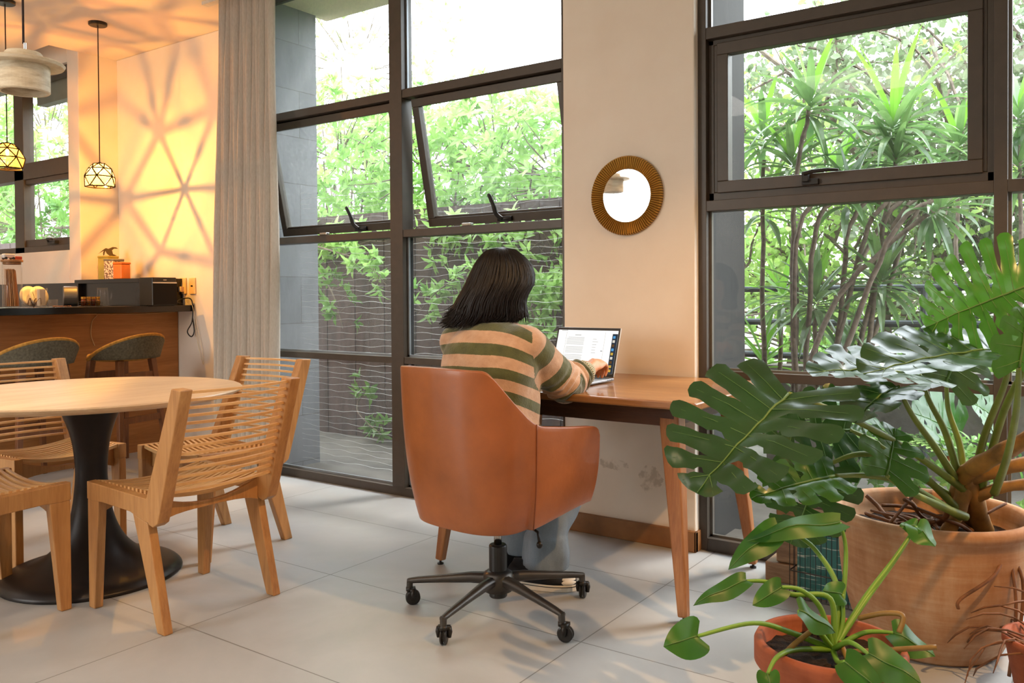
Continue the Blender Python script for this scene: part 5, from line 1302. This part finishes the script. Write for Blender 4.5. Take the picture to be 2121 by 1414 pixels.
for pp in ([P(1905, 1010, 2.62), P(1850, 1075, 2.55), P(1835, 1095, 2.55)], [P(2085, 1130, 2.5), P(2060, 1190, 2.40), P(1990, 1240, 2.36), P(1985, 1260, 2.36)], [P(2085, 1120, 2.5), P(2105, 1250, 2.40), P(2090, 1400, 2.40)], [P(2075, 1120, 2.52), P(2118, 1200, 2.44), P(2110, 1330, 2.40)]):
    rb.tube([loc(p) for p in bez(pp, 6)], .005, 6)
rb.build('roots', M['root'], BP, smooth=True)
tk = MB()
for pp, r0, r1 in (([P(2040, 1110, 2.68), P(2010, 1010, 2.60), P(1995, 985, 2.58), P(2060, 945, 2.45), P(2150, 900, 2.35)], .030, .024), ([P(2010, 1080, 2.70), P(1985, 1010, 2.62), P(2060, 975, 2.55), P(2150, 955, 2.5)], .026, .020), ([P(2000, 1060, 2.66), P(2025, 1030, 2.60), P(2070, 1010, 2.55), P(2150, 1000, 2.5)], .02, .016), ([P(1960, 1110, 2.60), P(1990, 1040, 2.6), P(2005, 985, 2.6)], .022, .026)):
    q = bez([loc(p) for p in pp], 6); tk.tube(q, [lerp(r0, r1, i/(len(q)-1))*(1+.08*math.sin(i*1.7)) for i in range(len(q))], 12)
tk.build('trunk', plain('ochre_plant_trunk', '8E6630', .6, var=.25, scale=14), BP, smooth=True)
UPV = Vector((0, 0, 1)); TOC = -BD
N = lambda a, b_, c: RD*a-BD*b_+UPV*c     # a normal from screen-right, towards-camera, up shares
ml = [ # base px(u,v,t), tip, normal, width, mat, lobes, slit, curl, stalk
 ('leaf', P(1634, 815, 2.20), P(1438, 1000, 2.02), N(-.30, .48, 1.05), .46, 'mon', 7, .66, .14, [P(2005, 1020, 2.6), P(1880, 930, 2.45), P(1750, 860, 2.3)], 3),
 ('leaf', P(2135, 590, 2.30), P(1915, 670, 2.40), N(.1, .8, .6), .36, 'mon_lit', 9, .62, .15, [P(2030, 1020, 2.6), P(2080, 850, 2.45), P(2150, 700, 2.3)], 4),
 ('leaf', P(2075, 722, 2.3), P(1790, 755, 2.15), N(.05, .22, 1), .36, 'mon', 6, .5, .10, [P(2010, 1020, 2.6), P(2040, 900, 2.5), P(2085, 780, 2.35)], 5),
 ('leaf', P(1905, 775, 2.5), P(1680, 752, 2.45), N(.0, .30, 1), .32, 'mon', 6, .5, .15, [P(1995, 1020, 2.6), P(1960, 900, 2.55), P(1925, 830, 2.5)], 6),
 ('leaf', P(1860, 800, 2.35), P(1765, 850, 2.25), N(-.5, .3, .9), .22, 'mon', 4, .5, .3, [P(1990, 1010, 2.6), P(1940, 930, 2.5), P(1890, 860, 2.4)], 7),
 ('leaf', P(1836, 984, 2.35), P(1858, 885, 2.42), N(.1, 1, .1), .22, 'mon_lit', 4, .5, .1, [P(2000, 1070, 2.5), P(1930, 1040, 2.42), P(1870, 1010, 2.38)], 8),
 ('leaf', P(1700, 970, 2.45), P(1640, 1125, 2.40), N(-.1, .9, .4), .26, 'mon', 6, .6, .2, [P(1990, 1060, 2.6), P(1880, 960, 2.5), P(1780, 940, 2.45)], 9),
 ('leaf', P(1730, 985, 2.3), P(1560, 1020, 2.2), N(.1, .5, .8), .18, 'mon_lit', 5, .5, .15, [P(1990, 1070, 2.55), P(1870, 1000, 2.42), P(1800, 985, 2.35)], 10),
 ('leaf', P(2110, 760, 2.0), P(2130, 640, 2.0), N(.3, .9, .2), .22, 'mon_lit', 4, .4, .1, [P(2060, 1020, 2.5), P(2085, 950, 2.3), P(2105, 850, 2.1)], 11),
 ('leaf', P(1760, 890, 2.6), P(1590, 900, 2.6), N(.0, .8, .5), .30, 'mon', 6, .55, .2, [P(2000, 1050, 2.65), P(1900, 980, 2.62), P(1820, 920, 2.6)], 12),
 ('leaf', P(1960, 790, 2.65), P(2000, 690, 2.7), N(.2, 1, .3), .26, 'mon', 5, .5, .2, [P(2000, 1040, 2.65), P(1990, 930, 2.65), P(1965, 850, 2.65)], 13),
]
for nm, bs, tp, nr_, w, mt, lo, sl, cu, stk, sd_ in ml:
    monstera_leaf('leaf', bs, tp, nr_, w, M[mt], BP, lo, sl, True, cu, .12, seed=sd_, stalk=stk)

# ---- small pot in front
SPC = P(1718, 1335, 1.93); zr = .322
SP2 = thing('potted_philodendron', 'small leafy climbing plant in a red terracotta pot at the bottom edge', 'potted plant', (SPC.x, SPC.y, 0))
prof = [(0, 0), (.10, 0), (.106, .01), (.140, .22), (.146, .258), (.162, .262), (.166, .268), (.166, .312), (.161, .322), (.150, .322), (.146, .312), (.142, .27), (0, .27)]
MB().lathe(prof, 64).build('pot', M['terra2'], SP2, smooth=True)
b = MB(); b.grid(lambda a, c: ((.144*c)*math.cos(2*PI*a), (.144*c)*math.sin(2*PI*a), .285+.015*mnoise.noise(Vector((c*5*math.cos(2*PI*a), c*5*math.sin(2*PI*a), 7)))), 40, 10, True)
b.build('soil', M['soil'], SP2, smooth=True)
M['phil'] = leaf_mat('philodendron_leaf', '22501A', '3E7A28', .3, .42, '5F982C', 6)
def soft_leaf(base, tip, nrm, w, stalk, curl=.3, seed=1):
    base = Vector(base); tip = Vector(tip); ax = tip-base; L = ax.length; ax.normalize(); nrm = Vector(nrm); nrm = (nrm-ax*nrm.dot(ax)).normalized(); sd = ax.cross(nrm)
    o = thing_part('leaf', SP2); b = MB()
    def fn(a, c):
        s = c; y = (a*2-1); ww = w*.5*math.sin(PI*min(1, (s+.12)/1.12)**.75)**.8
        x = s*L-abs(y)*ww*(.5*(1-s))
        z = -curl*L*(s-.1)**2+abs(y)*ww*.35*math.cos(s*5)+.03*L*math.sin(s*9+seed)
        return base+ax*x+sd*y*ww+nrm*z
    b.grid(fn, 9, 13); b.build('leaf_blade', M['phil'], o, smooth=True)
    MB().tube([fn(.5, i/10)+nrm*.001 for i in range(11)], [.0012*(1-i/12)+.0004 for i in range(11)], 5).build('veins', M['veins'], o, smooth=True)
    q = bez([Vector(p) for p in stalk]+[base], 8); MB().tube(q, [lerp(.0075, .004, i/(len(q)-1)) for i in range(len(q))], 8).build('stalk', plain('bright_green_stalk', '6F9A34', .45, var=.1), o, smooth=True)
    o.location = -SP2.location
R0 = P(1725, 1345, 1.93)
sl = [
 (P(1445, 1317, 1.80), P(1378, 1335, 1.78), N(-.2, .8, .5), .085, [R0, P(1640, 1310, 1.9), P(1560, 1290, 1.85)]),
 (P(1545, 1203, 1.95), P(1442, 1238, 1.9), N(-.1, .6, .7), .05, [R0, P(1720, 1240, 1.95), P(1640, 1230, 1.95), P(1590, 1205, 1.95)]),
 (P(1612, 1095, 2.05), P(1512, 1158, 1.98), N(-.3, .6, .6), .075, [R0, P(1735, 1220, 2.0), P(1690, 1140, 2.05), P(1645, 1105, 2.05)]),
 (P(1740, 1082, 2.05), P(1560, 1088, 2.0), N(.0, .5, .9), .075, [R0, P(1745, 1240, 2.0), P(1752, 1140, 2.05)]),
 (P(1620, 1215, 1.92), P(1565, 1248, 1.88), N(-.2, .8, .4), .055, [R0, P(1700, 1260, 1.93), P(1660, 1222, 1.92)]),
 (P(1898, 1090, 2.1), P(1940, 1125, 2.05), N(.2, .6, .6), .08, [R0, P(1790, 1240, 2.0), P(1850, 1160, 2.05)]),
 (P(1898, 1090, 2.1), P(1865, 1085, 2.1), N(.1, .5, .8), .05, [R0, P(1795, 1240, 2.0), P(1853, 1160, 2.06)]),
 (P(1655, 1265, 1.85), P(1740, 1300, 1.85), N(0, .5, .8), .07, [R0, P(1690, 1300, 1.9), P(1660, 1275, 1.87)]),
 (P(1800, 1355, 1.8), P(1905, 1400, 1.72), N(-.2, .6, .8), .085, [R0, P(1760, 1330, 1.85)]),
 (P(1750, 1370, 1.75), P(1840, 1440, 1.7), N(-.1, .8, .5), .07, [R0, P(1735, 1370, 1.85)]),
 (P(1590, 1395, 1.78), P(1600, 1440, 1.75), N(0, .8, .3), .05, [R0, P(1650, 1345, 1.88), P(1610, 1360, 1.82)]),
 (P(1745, 1230, 1.98), P(1712, 1222, 1.95), N(0, .8, .4), .055, [R0, P(1745, 1290, 1.96)]),
 (P(1850, 1310, 1.9), P(1940, 1350, 1.85), N(.1, .6, .7), .075, [R0, P(1790, 1310, 1.92)]),
]
for k, (bs, tp, nr_, w, stk) in enumerate(sl): soft_leaf(bs, tp, nr_, w, stk, .25, k)
b = MB(); off = SP2.location
for pp in ([P(1780, 1280, 1.92), P(1830, 1270, 1.88), P(1870, 1275, 1.85), P(1862, 1310, 1.84)], [P(1760, 1350, 1.9), P(1850, 1345, 1.85), P(1940, 1340, 1.82)], [P(1740, 1330, 1.92), P(1760, 1380, 1.85), P(1765, 1440, 1.8)], [P(1725, 1340, 1.93), P(1700, 1300, 1.93), P(1650, 1330, 1.88), P(1610, 1370, 1.86)]):
    b.tube([p-off for p in bez(pp, 6)], .006, 7)
b.build('roots', M['petiole2'], SP2, smooth=True)
# dry rooty plant in the corner beside the big pot
DC = P(2125, 1330, 2.3); CP = thing('dried_plant', 'tangle of dry brown stems beside the big pot at the right edge', 'plant', (DC.x+.06, DC.y, 0))
MB().lathe([(0, 0), (.08, 0), (.11, .16), (.118, .165), (.118, .185), (.108, .185), (.10, .15), (0, .14)], 40).build('pot', M['terra2'], CP, smooth=True)
b = MB()
for k in range(40):
    a = rr_.uniform(0, 2*PI); d = Vector((math.cos(a)*.8, math.sin(a)*.8, 1)).normalized(); pts = [Vector((.04*math.cos(a), .04*math.sin(a), .14))]
    for i in range(6): d = (d+Vector((rr_.uniform(-.5, .5), rr_.uniform(-.5, .5), -.32))).normalized(); pts.append(pts[-1]+d*.045)
    b.tube(pts, [.003]*6+[.001], 4)
b.build('dry_stems', M['root'], CP, smooth=True)
# outdoor broad leaves just behind the lower pane
OM = thing('garden_monstera', 'bright green broad-leaved plant outside, behind the lower pane', 'plant', (-.35, 4.4, -.05))
for (bs, tp, w, sd_) in ((P(1990, 900, 4.3), P(1900, 850, 4.2), .5, 21), (P(1800, 850, 4.5), P(1700, 825, 4.4), .42, 22), (P(2080, 880, 4.4), P(2020, 830, 4.3), .45, 23)):
    monstera_leaf('leaf', bs, tp, N(.1, .7, .6), w, M['mon_lit'], OM, 5, .45, True, .15, .12, seed=sd_, stalk=[(-.35, 4.45, 0), (bs.x, bs.y+.03, bs.z*.5)])
